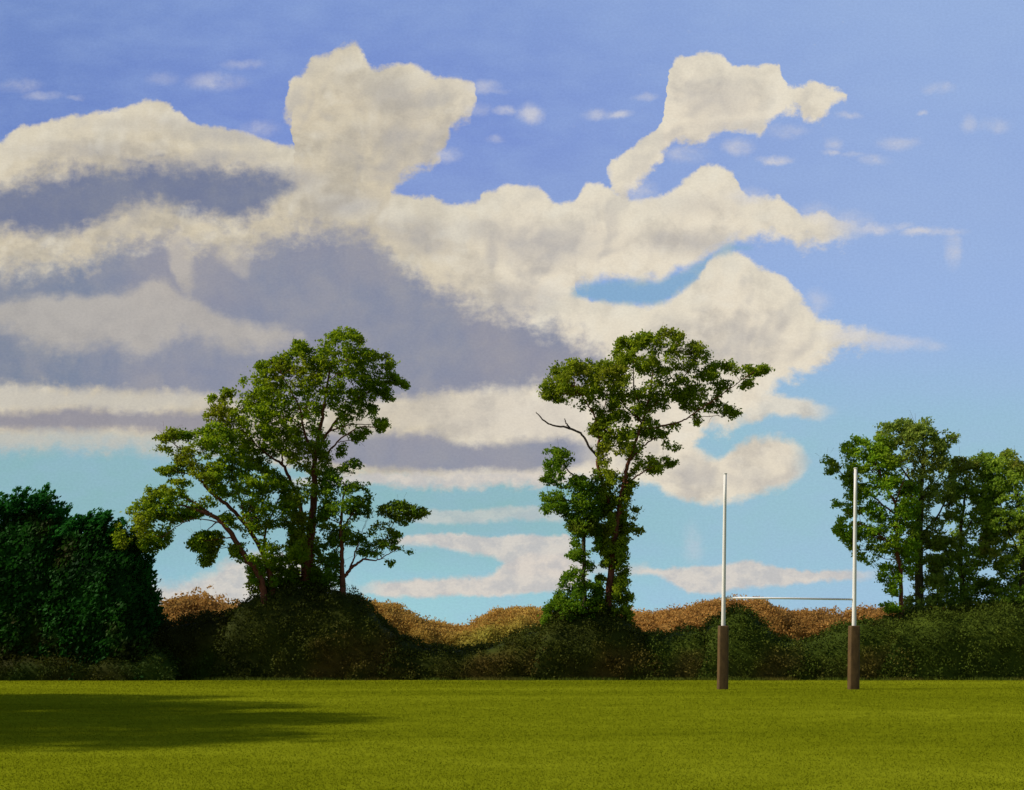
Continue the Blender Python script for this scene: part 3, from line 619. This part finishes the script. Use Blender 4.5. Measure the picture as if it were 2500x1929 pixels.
# ------------------------------------------------------------------ ground and grass
def grass_color(t, fine=True):
    pos = t.new('ShaderNodeNewGeometry').outputs['Position']
    a = t.noise(t.vm('MULTIPLY', pos, (.03, .09, 0)), 1, 4, .5)
    b = t.noise(pos, .9, 5, .65)
    f = t.m('ADD', t.m('MULTIPLY', a, .65), t.m('MULTIPLY', b, .35))
    return t.ramp(f, [(.36, (.104, .120, .0030)), (.5, (.150, .166, .0044)), (.64, (.205, .222, .008))]), pos
m = bpy.data.materials.new('field_turf'); m.use_nodes = True
t = NT(m.node_tree); p = t.N['Principled BSDF']
c, pos = grass_color(t)
fine = t.noise(pos, 22, 4, .7)
c = t.mix(1., c, t.ramp(fine, [(.3, (.92, .92, .9)), (.7, (1.06, 1.06, 1.05))]), 'MULTIPLY')
t.put(p.inputs['Base Color'], c); p.inputs['Roughness'].default_value = 1; p.inputs['Specular IOR Level'].default_value = 0
b = t.new('ShaderNodeBump'); b.inputs['Strength'].default_value = .3; b.inputs['Distance'].default_value = .02
t.put(b.inputs['Height'], fine); t.L.new(b.outputs[0], p.inputs['Normal'])
M['turf'] = m
n = 40; gx = np.linspace(-1, 1, n); gx = np.sign(gx)*np.abs(gx)**2.2*2500
V = [(x, y+40, 0) for y in gx for x in gx]
F = [(j*n+i, j*n+i+1, (j+1)*n+i+1, (j+1)*n+i) for j in range(n-1) for i in range(n-1)]
tag(mesh_np('ground', V, F, M['turf']), kind='structure')

m = bpy.data.materials.new('grass_blades'); m.use_nodes = True
t = NT(m.node_tree); t.N.clear()
c, pos = grass_color(t)
at = t.new('ShaderNodeAttribute', attribute_name='tint').outputs['Fac']
c = t.mix(1., c, t.ramp(at, [(0, (1.04, 1.04, 1.0)), (1, (1.14, 1.14, 1.1))]), 'MULTIPLY')
d = t.new('ShaderNodeBsdfDiffuse'); t.put(d.inputs[0], c)
tr = t.new('ShaderNodeBsdfTranslucent'); t.put(tr.inputs[0], c)
ms = t.new('ShaderNodeMixShader'); ms.inputs[0].default_value = .4
t.L.new(d.outputs[0], ms.inputs[1]); t.L.new(tr.outputs[0], ms.inputs[2])
o = t.new('ShaderNodeOutputMaterial'); t.L.new(ms.outputs[0], o.inputs[0])
rs = np.random.RandomState(5)
K = 260000
Yb = 11.5*(69.2/11.5)**(rs.rand(K)**1.25)
Xb = rs.uniform(-.50, .50, K)*Yb
h = (.010+.0003*Yb)*rs.uniform(.5, 1.4, K); w = .0022+.00034*Yb
an = rs.rand(K)*2*math.pi
dx, dy = np.cos(an)*w, np.sin(an)*w
lx, ly = rs.normal(0, .6, K)*h, rs.normal(0, .6, K)*h
V = np.stack([np.stack([Xb-dx, Yb-dy, np.zeros(K)], 1), np.stack([Xb+dx, Yb+dy, np.zeros(K)], 1), np.stack([Xb+lx, Yb+ly, h], 1)], 1).reshape(-1, 3)
tint = np.repeat(rs.rand(K), 3)
tag(mesh_np('grass', V, None, m, None, tint, F3=np.arange(K*3).reshape(-1, 3)), 'short mown olive green grass covering the playing field', 'grass', kind='stuff')

K = 26000
Yb = 69.3-np.abs(rs.normal(0, .55, K)); Xb = rs.uniform(-36, 36, K)
keep = np.array([mn.noise(Vector((x*.5, y*1.2, 3.3)))+.25 > rs.rand()*.5 for x, y in zip(Xb, Yb)]); Xb, Yb = Xb[keep], Yb[keep]; K = len(Xb)
h = rs.uniform(.06, .24, K); an = rs.rand(K)*2*math.pi; w_ = .018
dx, dy = np.cos(an)*w_, np.sin(an)*w_; lx, ly = rs.normal(0, .35, K)*h, rs.normal(0, .35, K)*h
V = np.stack([np.stack([Xb-dx, Yb-dy, np.zeros(K)], 1), np.stack([Xb+dx, Yb+dy, np.zeros(K)], 1), np.stack([Xb+lx, Yb+ly, h], 1)], 1).reshape(-1, 3)
tag(mesh_np('rough_grass', V, None, M['scrub_green'], None, np.repeat(rs.rand(K), 3), F3=np.arange(K*3).reshape(-1, 3)), 'fringe of longer rough grass where the field meets the scrub', 'grass', kind='stuff')

# ------------------------------------------------------------------ sky
w = bpy.data.worlds.new('World'); SC.world = w; w.use_nodes = True
t = NT(w.node_tree); t.N.clear()
dirv = t.new('ShaderNodeTexCoord').outputs['Generated']
sx = t.new('ShaderNodeSeparateXYZ'); t.L.new(dirv, sx.inputs[0])
yy = t.m('MAXIMUM', sx.outputs[1], .12)
PX = t.m('ADD', t.m('MULTIPLY', t.m('DIVIDE', sx.outputs[0], yy), 3.0), 1.25)     # sky position across
PY = t.m('SUBTRACT', 1.591, t.m('MULTIPLY', t.m('DIVIDE', sx.outputs[2], yy), 3.0))  # sky position downward
cb = t.new('ShaderNodeCombineXYZ'); t.put(cb.inputs[0], PX); t.put(cb.inputs[1], PY); P0 = cb.outputs[0]
nA = t.noise(P0, 5, 3, .55, '2D', 1); nB = t.noise(P0, 34, 4, .65, '2D', 1)
P1 = t.vm('ADD', P0, t.vm('MULTIPLY', t.vm('SUBTRACT', nA, (.5, .5, .5)), (.030, .026, 0)))
P2 = t.vm('ADD', P1, t.vm('MULTIPLY', t.vm('SUBTRACT', nB, (.5, .5, .5)), (.020, .017, 0)))
s2 = t.new('ShaderNodeSeparateXYZ'); t.put(s2.inputs[0], P2); X, Y = s2.outputs[0], s2.outputs[1]
XN = t.m('DIVIDE', t.m('ADD', X, .5), 3.5)

def curve(pts):
    pts = sorted(((x/1000+.5)/3.5, y/2000) for x, y in pts)
    out = [pts[0]]
    for q in pts[1:]:
        if q[0]-out[-1][0] < .0006: q = (out[-1][0]+.0006, q[1])
        out.append(q)
    n = t.new('ShaderNodeFloatCurve'); cm = n.mapping; cu = cm.curves[0]
    cu.points[0].location = out[0]; cu.points[1].location = out[-1]
    for q in out[1:-1]: cu.points.new(*q)
    for q in cu.points: q.handle_type = 'AUTO_CLAMPED'
    cm.extend = 'HORIZONTAL'; cm.update()
    t.put(n.inputs['Value'], XN)
    return t.m('MULTIPLY', n.outputs[0], 2.0)

def band(T, B, st, sb, a=1., ends=None, es=60, fray=.5):
    """mask between two sky curves, with soft edges (all in thousandths)."""
    cT = curve(T)
    top = t.mr(t.m('SUBTRACT', Y, cT), -st/1500, st/1500, smooth=False)
    bot = t.mr(t.m('SUBTRACT', curve(B), Y), -sb/1500, sb/1500, smooth=False)
    mk = t.mr(t.m('ADD', t.m('MINIMUM', top, bot), t.m('MULTIPLY', FRAY, fray)), .22, .78)
    lo, hi = min(p[0] for p in T+B), max(p[0] for p in T+B)
    if ends is None: ends = (None, None)
    if ends[0] is None and lo > -200: mk = t.m('MULTIPLY', mk, t.mr(X, (lo+2)/1000, (lo+28)/1000))
    if ends[1] is None and hi < 2400: mk = t.m('MULTIPLY', mk, t.mr(X, (hi-2)/1000, (hi-28)/1000))
    if ends:
        if ends[0] is not None: mk = t.m('MULTIPLY', mk, t.mr(X, (ends[0]-es)/1000, (ends[0]+es)/1000))
        if ends[1] is not None: mk = t.m('MULTIPLY', mk, t.mr(X, (ends[1]+es)/1000, (ends[1]-es)/1000))
    if a != 1: mk = t.m('MULTIPLY', mk, a)
    return mk, cT

nfr = t.noise(t.vm('MULTIPLY', P1, (1, 1.3, 1)), 24, 5, .62, '2D')
FRAY = t.m('SUBTRACT', nfr, .5)
def c1(p): return [(x/1.6848, y/1.6848) for x, y in p]
def c2(p): return [(1200+x/1.68, y/1.68) for x, y in p]

# clear sky: physical sky tinted towards the painted blues
blue = t.ramp(t.m('DIVIDE', PY, 2.0), [(0, lin(126, 152, 210)), (.08, lin(120, 145, 208)), (.17, lin(118, 142, 208)), (.26, lin(132, 155, 210)), (.36, lin(136, 168, 222)),
        (.45, lin(140, 182, 218)), (.52, lin(140, 194, 218)), (.60, lin(146, 204, 220)), (.70, lin(160, 214, 224)), (.80, lin(168, 215, 225))])
# right side paler, left side deeper
blue = t.mix(t.m('MULTIPLY', t.mr(PX, .8, 2.4), .72), blue, lin(158, 184, 226), 'MIX')
blue = t.mix(t.m('MULTIPLY', t.mr(PX, .75, .0), .45), blue, lin(100, 128, 188), 'MIX')
lowmix = t.m('MULTIPLY', t.mr(PY, .85, 1.15), t.mr(PY, 1.5, 1.25, .35, 1.))
blue = t.mix(t.m('MULTIPLY', t.m('MULTIPLY', lowmix, t.mr(PX, 2.2, 1.2)), .95), blue, lin(140, 182, 188))
lowr = t.m('MULTIPLY', t.m('MULTIPLY', t.mr(PY, .8, 1.15), t.mr(PY, 1.5, 1.25, .35, 1.)), t.mr(PX, 1.3, 1.9))
blue = t.mix(t.m('MULTIPLY', lowr, .8), blue, lin(152, 192, 204))
nC = t.noise(t.vm('MULTIPLY', P0, (1.0, 2.2, 1)), 7, 4, .6, '2D')
blue = t.mix(t.mr(nC, .35, .75, 0, .22, False), blue, lin(160, 185, 225))
col = blue

# cream of the clouds, with soft variation
nD = t.noise(P1, 9, 5, .6, '2D'); nE = t.noise(P1, 3.2, 3, .5, '2D')
nF = t.noise(t.vm('MULTIPLY', P2, (1, 1.5, 1)), 15, 4, .6, '2D')
cream = t.mix(t.mr(nD, .36, .66), lin(210, 198, 174), lin(186, 177, 160))
cream = t.mix(t.m('MULTIPLY', t.mr(nF, .40, .62), .35), cream, lin(218, 207, 184))
bright = t.mix(t.mr(nD, .42, .70), lin(228, 217, 197), lin(204, 195, 180))
bright = t.mix(t.m('MULTIPLY', t.mr(nF, .45, .65), .4), bright, lin(237, 227, 207))
cream = t.mix(t.mr(PX, .9, 1.35), cream, bright)
grey = t.mix(t.mr(nE, .35, .65), lin(136, 142, 162), lin(147, 147, 161))
grey = t.mix(t.m('MULTIPLY', t.mr(PX, .45, .0), .7), grey, lin(112, 128, 152))
grey = t.mix(t.mr(nD, .36, .66, 0, .42, False), grey, lin(165, 162, 164))
grey = t.mix(t.mr(nF, .36, .66, 0, .2, False), grey, lin(128, 134, 160))
deep = t.mix(t.mr(nD, .35, .7), lin(104, 116, 150), lin(120, 128, 152))

def lay(mask, colr):
    global col
    col = t.mix(mask, col, colr)

# far right arm and right lower lobe share the cloud colour
TM = c1([(-400, 700), (-200, 640), (5, 580), (60, 525), (150, 512), (270, 480), (400, 460), (520, 435), (620, 408), (680, 415), (740, 455), (800, 505), (850, 520), (940, 525), (1030, 550), (1100, 580), (1180, 605), (1250, 615), (1450, 760), (1630, 805), (1750, 815), (1880, 845), (1960, 832), (2000, 790)]) + \
     c2([(0, 790), (60, 765), (180, 768), (215, 800), (240, 825), (330, 820), (370, 770), (410, 752), (470, 765), (540, 820), (640, 825), (730, 790), (830, 720), (890, 685), (960, 692), (1010, 730), (1040, 805), (1190, 815), (1250, 862), (1290, 888), (1360, 870), (1430, 905), (1530, 925), (1570, 945), (1700, 1100)])
BM = [(-300, 1085), (0, 1085), (200, 1082), (400, 1086), (600, 1110), (850, 1165), (1000, 1175), (1200, 1178), (1370, 1175), (1385, 1150)] + \
     c2([(332, 1195), (360, 1165), (400, 1150), (500, 1145), (640, 1150), (780, 1100), (900, 1040), (1000, 985), (1150, 965), (1280, 1005), (1400, 990), (1550, 952), (1700, 900)])
mM, tM = band(TM, BM, 20, 64, 1., (None, 2060), 70, fray=.8)
BN = [(1300, 1170), (1396, 1172), (1560, 1168), (1650, 1140), (1700, 1080), (1712, 1056), (1783, 1040), (1840, 1010), (1880, 965), (1914, 929), (1974, 908), (2033, 866), (2093, 842), (2260, 846), (2400, 820)]
TN = [(1250, 900), (1300, 780), (1350, 730)] + c2([(335, 1205), (430, 1235), (560, 1252), (690, 1240), (770, 1200), (850, 1130), (890, 1068), (950, 1033), (1020, 1040), (1090, 1090), (1200, 1150), (1260, 1220), (1320, 1290), (1440, 1340), (1600, 1372), (1780, 1410), (1850, 1500)])
mN, tN = band(TN, BN, 34, 70, 1., (None, 2130), 110, fray=.9)
TU = c1([(1140, 900), (1163, 445), (1172, 395), (1184, 350), (1210, 320), (1250, 300), (1282, 245), (1350, 235), (1380, 205), (1440, 183), (1490, 215), (1520, 270), (1560, 285), (1620, 265), (1700, 275), (1780, 310), (1870, 325), (1940, 352), (1960, 420), (1985, 800)])
BU = c1([(1140, 300), (1163, 446), (1180, 475), (1200, 490), (1214, 560), (1225, 1000), (1600, 1000), (1618, 800), (1640, 755), (1700, 705), (1790, 660), (1830, 600), (1850, 512), (1940, 490), (1962, 420), (1985, 350)])
mU, tU = band(TU, BU, 26, 60, fray=.9)
TV = [(1470, 500), (1483, 415), (1498, 396), (1530, 375), (1560, 350), (1600, 325), (1618, 300), (1624, 250), (1628, 200), (1632, 165), (1645, 148), (1672, 136), (1700, 131), (1760, 135), (1783, 155), (1808, 167), (1837, 161), (1895, 157), (1906, 190), (1914, 212), (1950, 217), (1980, 207), (2010, 213), (2040, 226), (2074, 243), (2090, 330)]
BV = [(1470, 380), (1483, 418), (1490, 465), (1521, 490), (1545, 455), (1580, 425), (1625, 385), (1655, 348), (1690, 345), (1718, 353), (1735, 340), (1750, 322), (1790, 316), (1845, 325), (1870, 300), (1900, 276), (1945, 270), (1960, 295), (1985, 300), (2010, 290), (2040, 262), (2074, 243), (2090, 200)]
mV, tV = band(TV, BV, 18, 44, fray=1.2)
TQ = [(1540, 1200), (1560, 1100), (1620, 1060), (1700, 1098), (1754, 1120), (1783, 1102), (1816, 1078), (1878, 1066), (1916, 1069), (1954, 1088), (1980, 1122), (2000, 1200)]
BQ = [(1540, 1120), (1560, 1160), (1600, 1185), (1641, 1213), (1686, 1224), (1753, 1226), (1816, 1225), (1854, 1202), (1935, 1173), (1963, 1149), (1980, 1122), (2000, 1090)]
mQ, tQ = band(TQ, BQ, 40, 40, 1., (None, 1955), 40)
TF_ = [(1780, 1000), (1860, 962), (1935, 974), (2006, 986), (2063, 1003), (2100, 1030)]
BF_ = [(1780, 1045), (1840, 1030), (1887, 1016), (1982, 1018), (2063, 1006), (2100, 990)]
mF, _ = band(TF_, BF_, 26, 26, .85, (1800, 2010), 50)
for mk in (mU, mV, mM, mN, mQ, mF): lay(mk, cream)
# billowing relief inside the clouds: the difference of a soft noise across the sunward direction
def emboss(scale, det, d):
    a = t.noise(P1, scale, det, .55, '2D', dist=.3)
    b = t.noise(t.vm('ADD', P1, (-d*.7, -d, 0)), scale, det, .55, '2D', dist=.3)
    return t.m('SUBTRACT', a, b)
em = t.m('ADD', t.m('MULTIPLY', emboss(3.6, 3, .045), .9), t.m('MULTIPLY', emboss(11, 2.5, .014), .5))
anym = t.m('MAXIMUM', t.m('MAXIMUM', mM, mN), t.m('MAXIMUM', mU, t.m('MAXIMUM', mV, mQ)))
lay(t.m('MULTIPLY', t.m('MULTIPLY', t.mr(em, -.03, .24), .46), anym), lin(164, 162, 164))
lay(t.m('MULTIPLY', t.m('MULTIPLY', t.mr(em, .02, -.24), .50), anym), lin(233, 227, 212))
# brighter sunlit rims under the top outlines
for tt_, mk, a in ((tM, mM, .5), (tV, mV, .55), (tN, mN, .5), (tU, mU, .35)):
    rim = t.m('MULTIPLY', t.m('MULTIPLY', t.mr(t.m('SUBTRACT', Y, tt_), .13, .0), mk), a*.8)
    if mk is mM: rim = t.m('MULTIPLY', rim, t.m('SUBTRACT', 1., mU))
    lay(rim, lin(228, 221, 202))
# soft shaded undersides inside the bright clouds
for (cx_, cy_, rx, ry, a) in ((1330, 600, 150, 55, .45), (1700, 590, 170, 40, .45), (1760, 240, 110, 55, .30), (1800, 310, 120, 26, .4), (960, 230, 120, 60, .35), (980, 330, 160, 50, .30), (1760, 860, 190, 60, .28), (1280, 730, 130, 50, .40), (1690, 500, 130, 30, .22), (1050, 600, 90, 40, .35), (1700, 1165, 90, 34, .20), (200, 370, 220, 30, .35), (560, 385, 110, 26, .4), (700, 440, 110, 44, .6), (560, 330, 160, 26, .35), (850, 500, 130, 44, .42), (960, 420, 90, 30, .3), (1000, 560, 120, 40, .4), (1180, 560, 100, 36, .3), (380, 300, 200, 26, .22)):
    l = t.vm('LENGTH', t.vm('MULTIPLY_ADD', P1, (1000/rx, 1000/ry, 0), (-cx_/rx, -cy_/ry, 0)))
    e = t.m('MULTIPLY', t.mr(l, 1.25, .1), a)
    e = t.m('MULTIPLY', e, t.mr(nF, .25, .65, .55, 1.15, False))
    e = t.m('MULTIPLY', e, t.m('MAXIMUM', t.m('MAXIMUM', mM, mN), t.m('MAXIMUM', mU, t.m('MAXIMUM', mV, mQ))))
    lay(e, lin(158, 157, 162))

# grey-blue bodies
T1 = [(-300, 500), (0, 462), (60, 440), (110, 428), (237, 414), (330, 408), (385, 398), (430, 408), (540, 414), (650, 424), (700, 436), (740, 470)]
B1 = [(-300, 560), (0, 562), (110, 574), (190, 566), (240, 540), (300, 508), (375, 492), (430, 508), (500, 528), (560, 536), (610, 526), (650, 504), (700, 466), (740, 440)]
m1, _ = band(T1, B1, 100, 80, .92, fray=.6); lay(m1, deep)
T2 = [(-300, 680), (0, 668), (100, 655), (200, 650), (240, 630), (268, 602), (330, 596), (400, 580), (430, 585), (520, 610), (600, 605), (680, 580), (740, 566), (820, 562), (880, 572), (930, 610), (990, 665), (1040, 695), (1090, 715), (1150, 745), (1230, 772), (1330, 800), (1420, 835), (1470, 860), (1530, 1000)]
B2 = [(-300, 944), (0, 944), (200, 950), (420, 958), (600, 985), (760, 1000), (900, 985), (1020, 970), (1150, 958), (1260, 945), (1350, 940), (1450, 930), (1530, 880)]
m2, _ = band(T2, B2, 120, 60, 1., fray=.7); lay(m2, grey)
# cream billows within the grey
for T_, B_, st, sb, a in (
    ([(-300, 740), (0, 742), (60, 728), (150, 722), (260, 718), (330, 705), (380, 682), (420, 698), (460, 725), (520, 762), (600, 790), (680, 800), (760, 830)],
     [(-300, 820), (0, 800), (70, 835), (160, 860), (260, 840), (330, 868), (400, 850), (450, 815), (540, 842), (610, 852), (700, 840), (760, 820)], 46, 90, .62),
    ([(400, 640), (418, 575), (440, 570), (462, 590), (480, 650)], [(400, 630), (425, 665), (450, 705), (475, 712), (490, 650)], 40, 46, .6),
    ([(520, 640), (550, 590), (590, 590), (625, 620)], [(520, 640), (560, 650), (600, 680), (625, 650)], 50, 46, .42)):
    mk, _ = band(T_, B_, st, sb, a); lay(mk, t.mix(.35, cream, lin(190, 184, 180)))
mk, _ = band([(850, 1010), (930, 985), (1050, 975), (1150, 962), (1250, 956), (1330, 965), (1400, 950)], [(850, 1020), (950, 1040), (1060, 1052), (1150, 1082), (1250, 1070), (1350, 1060), (1450, 1050)], 50, 50, .85, (900, None)); lay(mk, t.mix(.3, cream, lin(200, 194, 190)))
mk, _ = band([(700, 1060), (900, 1062), (1060, 1062), (1150, 1090), (1250, 1078), (1350, 1070), (1450, 1080), (1520, 1090)], [(700, 1120), (900, 1142), (1100, 1150), (1300, 1148), (1420, 1135), (1480, 1110), (1520, 1080)], 44, 36, .95, (None, 1440)); lay(mk, grey)
# lower left streaks
mk, _ = band([(-300, 945), (0, 948), (150, 952), (300, 958), (450, 962), (600, 985)], [(-300, 990), (0, 996), (80, 1000), (120, 994), (200, 990), (300, 1004), (400, 992), (600, 1000)], 40, 44, .85); lay(mk, lin(200, 194, 182))
mk, _ = band([(-300, 1000), (0, 1008), (120, 1004), (180, 992), (260, 1000), (400, 1006), (600, 1010)], [(-300, 1050), (0, 1048), (150, 1054), (300, 1046), (420, 1060), (600, 1050)], 40, 44, .85); lay(mk, lin(140, 138, 152))
mk, _ = band([(-300, 1056), (0, 1058), (200, 1054), (400, 1062), (600, 1060)], [(-300, 1100), (0, 1100), (200, 1098), (400, 1105), (600, 1110)], 44, 70, .75); lay(mk, lin(186, 190, 186))
# low streaks above the horizon
low = t.mix(t.mr(nF, .35, .65), lin(218, 209, 199), lin(196, 192, 190))
for T_, B_, st, sb, a, en in (
    ([(800, 1168), (1000, 1158), (1300, 1155), (1400, 1160)], [(800, 1185), (1000, 1188), (1300, 1185), (1400, 1180)], 24, 30, .85, (700, 1430)),
    ([(960, 1250), (1060, 1240), (1200, 1242), (1400, 1246)], [(960, 1262), (1060, 1276), (1200, 1274), (1400, 1275)], 18, 22, .55, (980, None)),
    ([(930, 1325), (1000, 1310), (1100, 1300), (1200, 1310), (1300, 1307), (1420, 1312)], [(930, 1330), (1060, 1334), (1150, 1350), (1220, 1362), (1260, 1400), (1420, 1410)], 14, 26, .9, None),
    ([(850, 1430), (950, 1420), (1100, 1412), (1190, 1404), (1240, 1372), (1300, 1350), (1450, 1350)], [(850, 1445), (950, 1458), (1100, 1456), (1250, 1452), (1350, 1446), (1450, 1440)], 22, 18, .95, (895, None)),
    ([(1500, 1402), (1560, 1396), (1650, 1385), (1760, 1378), (1830, 1370), (1900, 1380), (1990, 1394), (2100, 1388), (2170, 1392)], [(1500, 1402), (1560, 1402), (1610, 1410), (1650, 1432), (1700, 1450), (1750, 1446), (1850, 1430), (1950, 1424), (2050, 1412), (2170, 1410)], 16, 20, .92, (1540, 2110)),
    ([(1380, 1362), (1500, 1385), (1600, 1385)], [(1380, 1400), (1500, 1400), (1600, 1405)], 26, 26, .55, None),
    ([(330, 1380), (380, 1420), (440, 1425), (500, 1400), (560, 1370), (640, 1345), (720, 1360), (800, 1400)], [(330, 1600), (800, 1600)], 60, 60, .9, (350, 820))):
    mk, _ = band(T_, B_, st, sb, a, en); lay(mk, low)
# turquoise gap
mk, _ = band([(1380, 715), (1400, 700), (1440, 688), (1500, 684), (1581, 688), (1664, 660), (1735, 622), (1790, 600), (1850, 605)], [(1380, 716), (1456, 733), (1533, 745), (1611, 738), (1658, 714), (1706, 675), (1740, 628), (1790, 615), (1850, 606)], 34, 30, .7); lay(mk, lin(128, 170, 198))
# small wisps
acc = None
for (cx_, cy_, rx, ry, a) in ((50, 210, 60, 18, .4), (100, 234, 60, 13, .4), (182, 238, 24, 8, .35), (530, 195, 80, 26, .5), (590, 155, 60, 14, .38), (395, 188, 50, 18, .2), (640, 315, 55, 26, .4), (1190, 225, 60, 8, .35),
    (1295, 277, 36, 30, .75), (1236, 271, 36, 14, .6), (1456, 280, 42, 15, .5), (1515, 277, 38, 12, .75), (1575, 236, 34, 12, .4), (1212, 342, 24, 12, .4),
    (1801, 357, 42, 26, .6), (1890, 390, 52, 14, .95), (2033, 352, 28, 18, .5), (2027, 373, 28, 9, .7), (2075, 286, 36, 11, .5), (1915, 321, 60, 20, .4), (2194, 348, 58, 20, .5), (2135, 388, 44, 15, .6), (2085, 376, 40, 9, .3),
    (2289, 217, 44, 16, .45), (2253, 271, 16, 9, .5), (2367, 304, 26, 26, .4), (2432, 307, 48, 20, .35), (2248, 562, 56, 11, .8), (2331, 607, 24, 52, .55), (2310, 566, 60, 11, .5), (1997, 520, 50, 30, .5), (1690, 1330, 34, 60, .3), (2130, 556, 60, 18, .8), (2080, 540, 60, 30, .5), (2200, 548, 40, 10, .4), (2180, 838, 110, 22, .6), (2260, 846, 60, 16, .4), (2080, 815, 90, 26, .4), (1990, 735, 40, 36, .4), (1180, 215, 50, 20, .5), (1165, 270, 40, 20, .5), (1090, 380, 40, 22, .6), (1830, 480, 60, 26, .5), (1560, 470, 50, 30, .6), (1680, 380, 60, 26, .5)):
    l = t.vm('LENGTH', t.vm('MULTIPLY_ADD', P2, (1000/rx, 1000/ry, 0), (-cx_/rx, -cy_/ry, 0)))
    e = t.m('MULTIPLY', t.mr(l, 1.2, .1), a)
    acc = e if acc is None else t.m('MAXIMUM', acc, e)
acc = t.m('MULTIPLY', acc, t.mr(nF, .32, .6, .35, 1.1, False), clamp=True)
lay(acc, lin(206, 206, 214))
# brushed grain
nG = t.noise(t.vm('MULTIPLY', P0, (1, 1.6, 1)), 140, 3, .7, '2D')
col = t.mix(1., col, t.ramp(nG, [(.3, (.955, .955, .96)), (.7, (1.045, 1.045, 1.04))]), 'MULTIPLY')

sky = t.new('ShaderNodeTexSky', sky_type='NISHITA'); sky.sun_disc = False
sky.sun_elevation = SUN_EL; sky.sun_rotation = math.radians(270)+SUN_BACK
scaled = t.vm('SCALE', col); t.N[-1].inputs['Scale'].default_value = 10.0
side = t.mr(sx.outputs[1], .12, .45)
wt = t.m('MULTIPLY', side, .98)
fin = t.mix(wt, sky.outputs[0], scaled)
bg = t.new('ShaderNodeBackground'); t.put(bg.inputs[0], fin); bg.inputs[1].default_value = .1
wo = t.new('ShaderNodeOutputWorld'); t.L.new(bg.outputs[0], wo.inputs[0])
w.cycles.sampling_method = 'MANUAL'; w.cycles.sample_map_resolution = 256

# ------------------------------------------------------------------ sun
L = bpy.data.lights.new('sun', 'SUN'); L.energy = 4.6; L.angle = math.radians(1.2); L.color = (1, .93, .80)
so = bpy.data.objects.new('sun', L); COL.objects.link(so)
sd = Vector((-math.cos(SUN_EL)*math.cos(SUN_BACK), math.cos(SUN_EL)*math.sin(SUN_BACK), math.sin(SUN_EL)))
so.rotation_euler = (-sd).to_track_quat('-Z', 'Y').to_euler(); so.location = (-40, 40, 60)

# ------------------------------------------------------------------ camera
cam = bpy.data.cameras.new('camera'); co = bpy.data.objects.new('camera', cam); COL.objects.link(co)
co.location = (0, 0, EYE); co.rotation_euler = (math.radians(90), 0, 0)
cam.sensor_width = 36; cam.lens = 36*FOC/2500; cam.shift_y = (HY-964.5)/2500; cam.clip_end = 8000
SC.camera = co
SC.view_settings.view_transform = 'Standard'; SC.view_settings.look = 'None'
SC.view_settings.exposure = 0; SC.view_settings.gamma = 1
SC.cycles.max_bounces = 6; SC.cycles.diffuse_bounces = 3; SC.cycles.transmission_bounces = 3
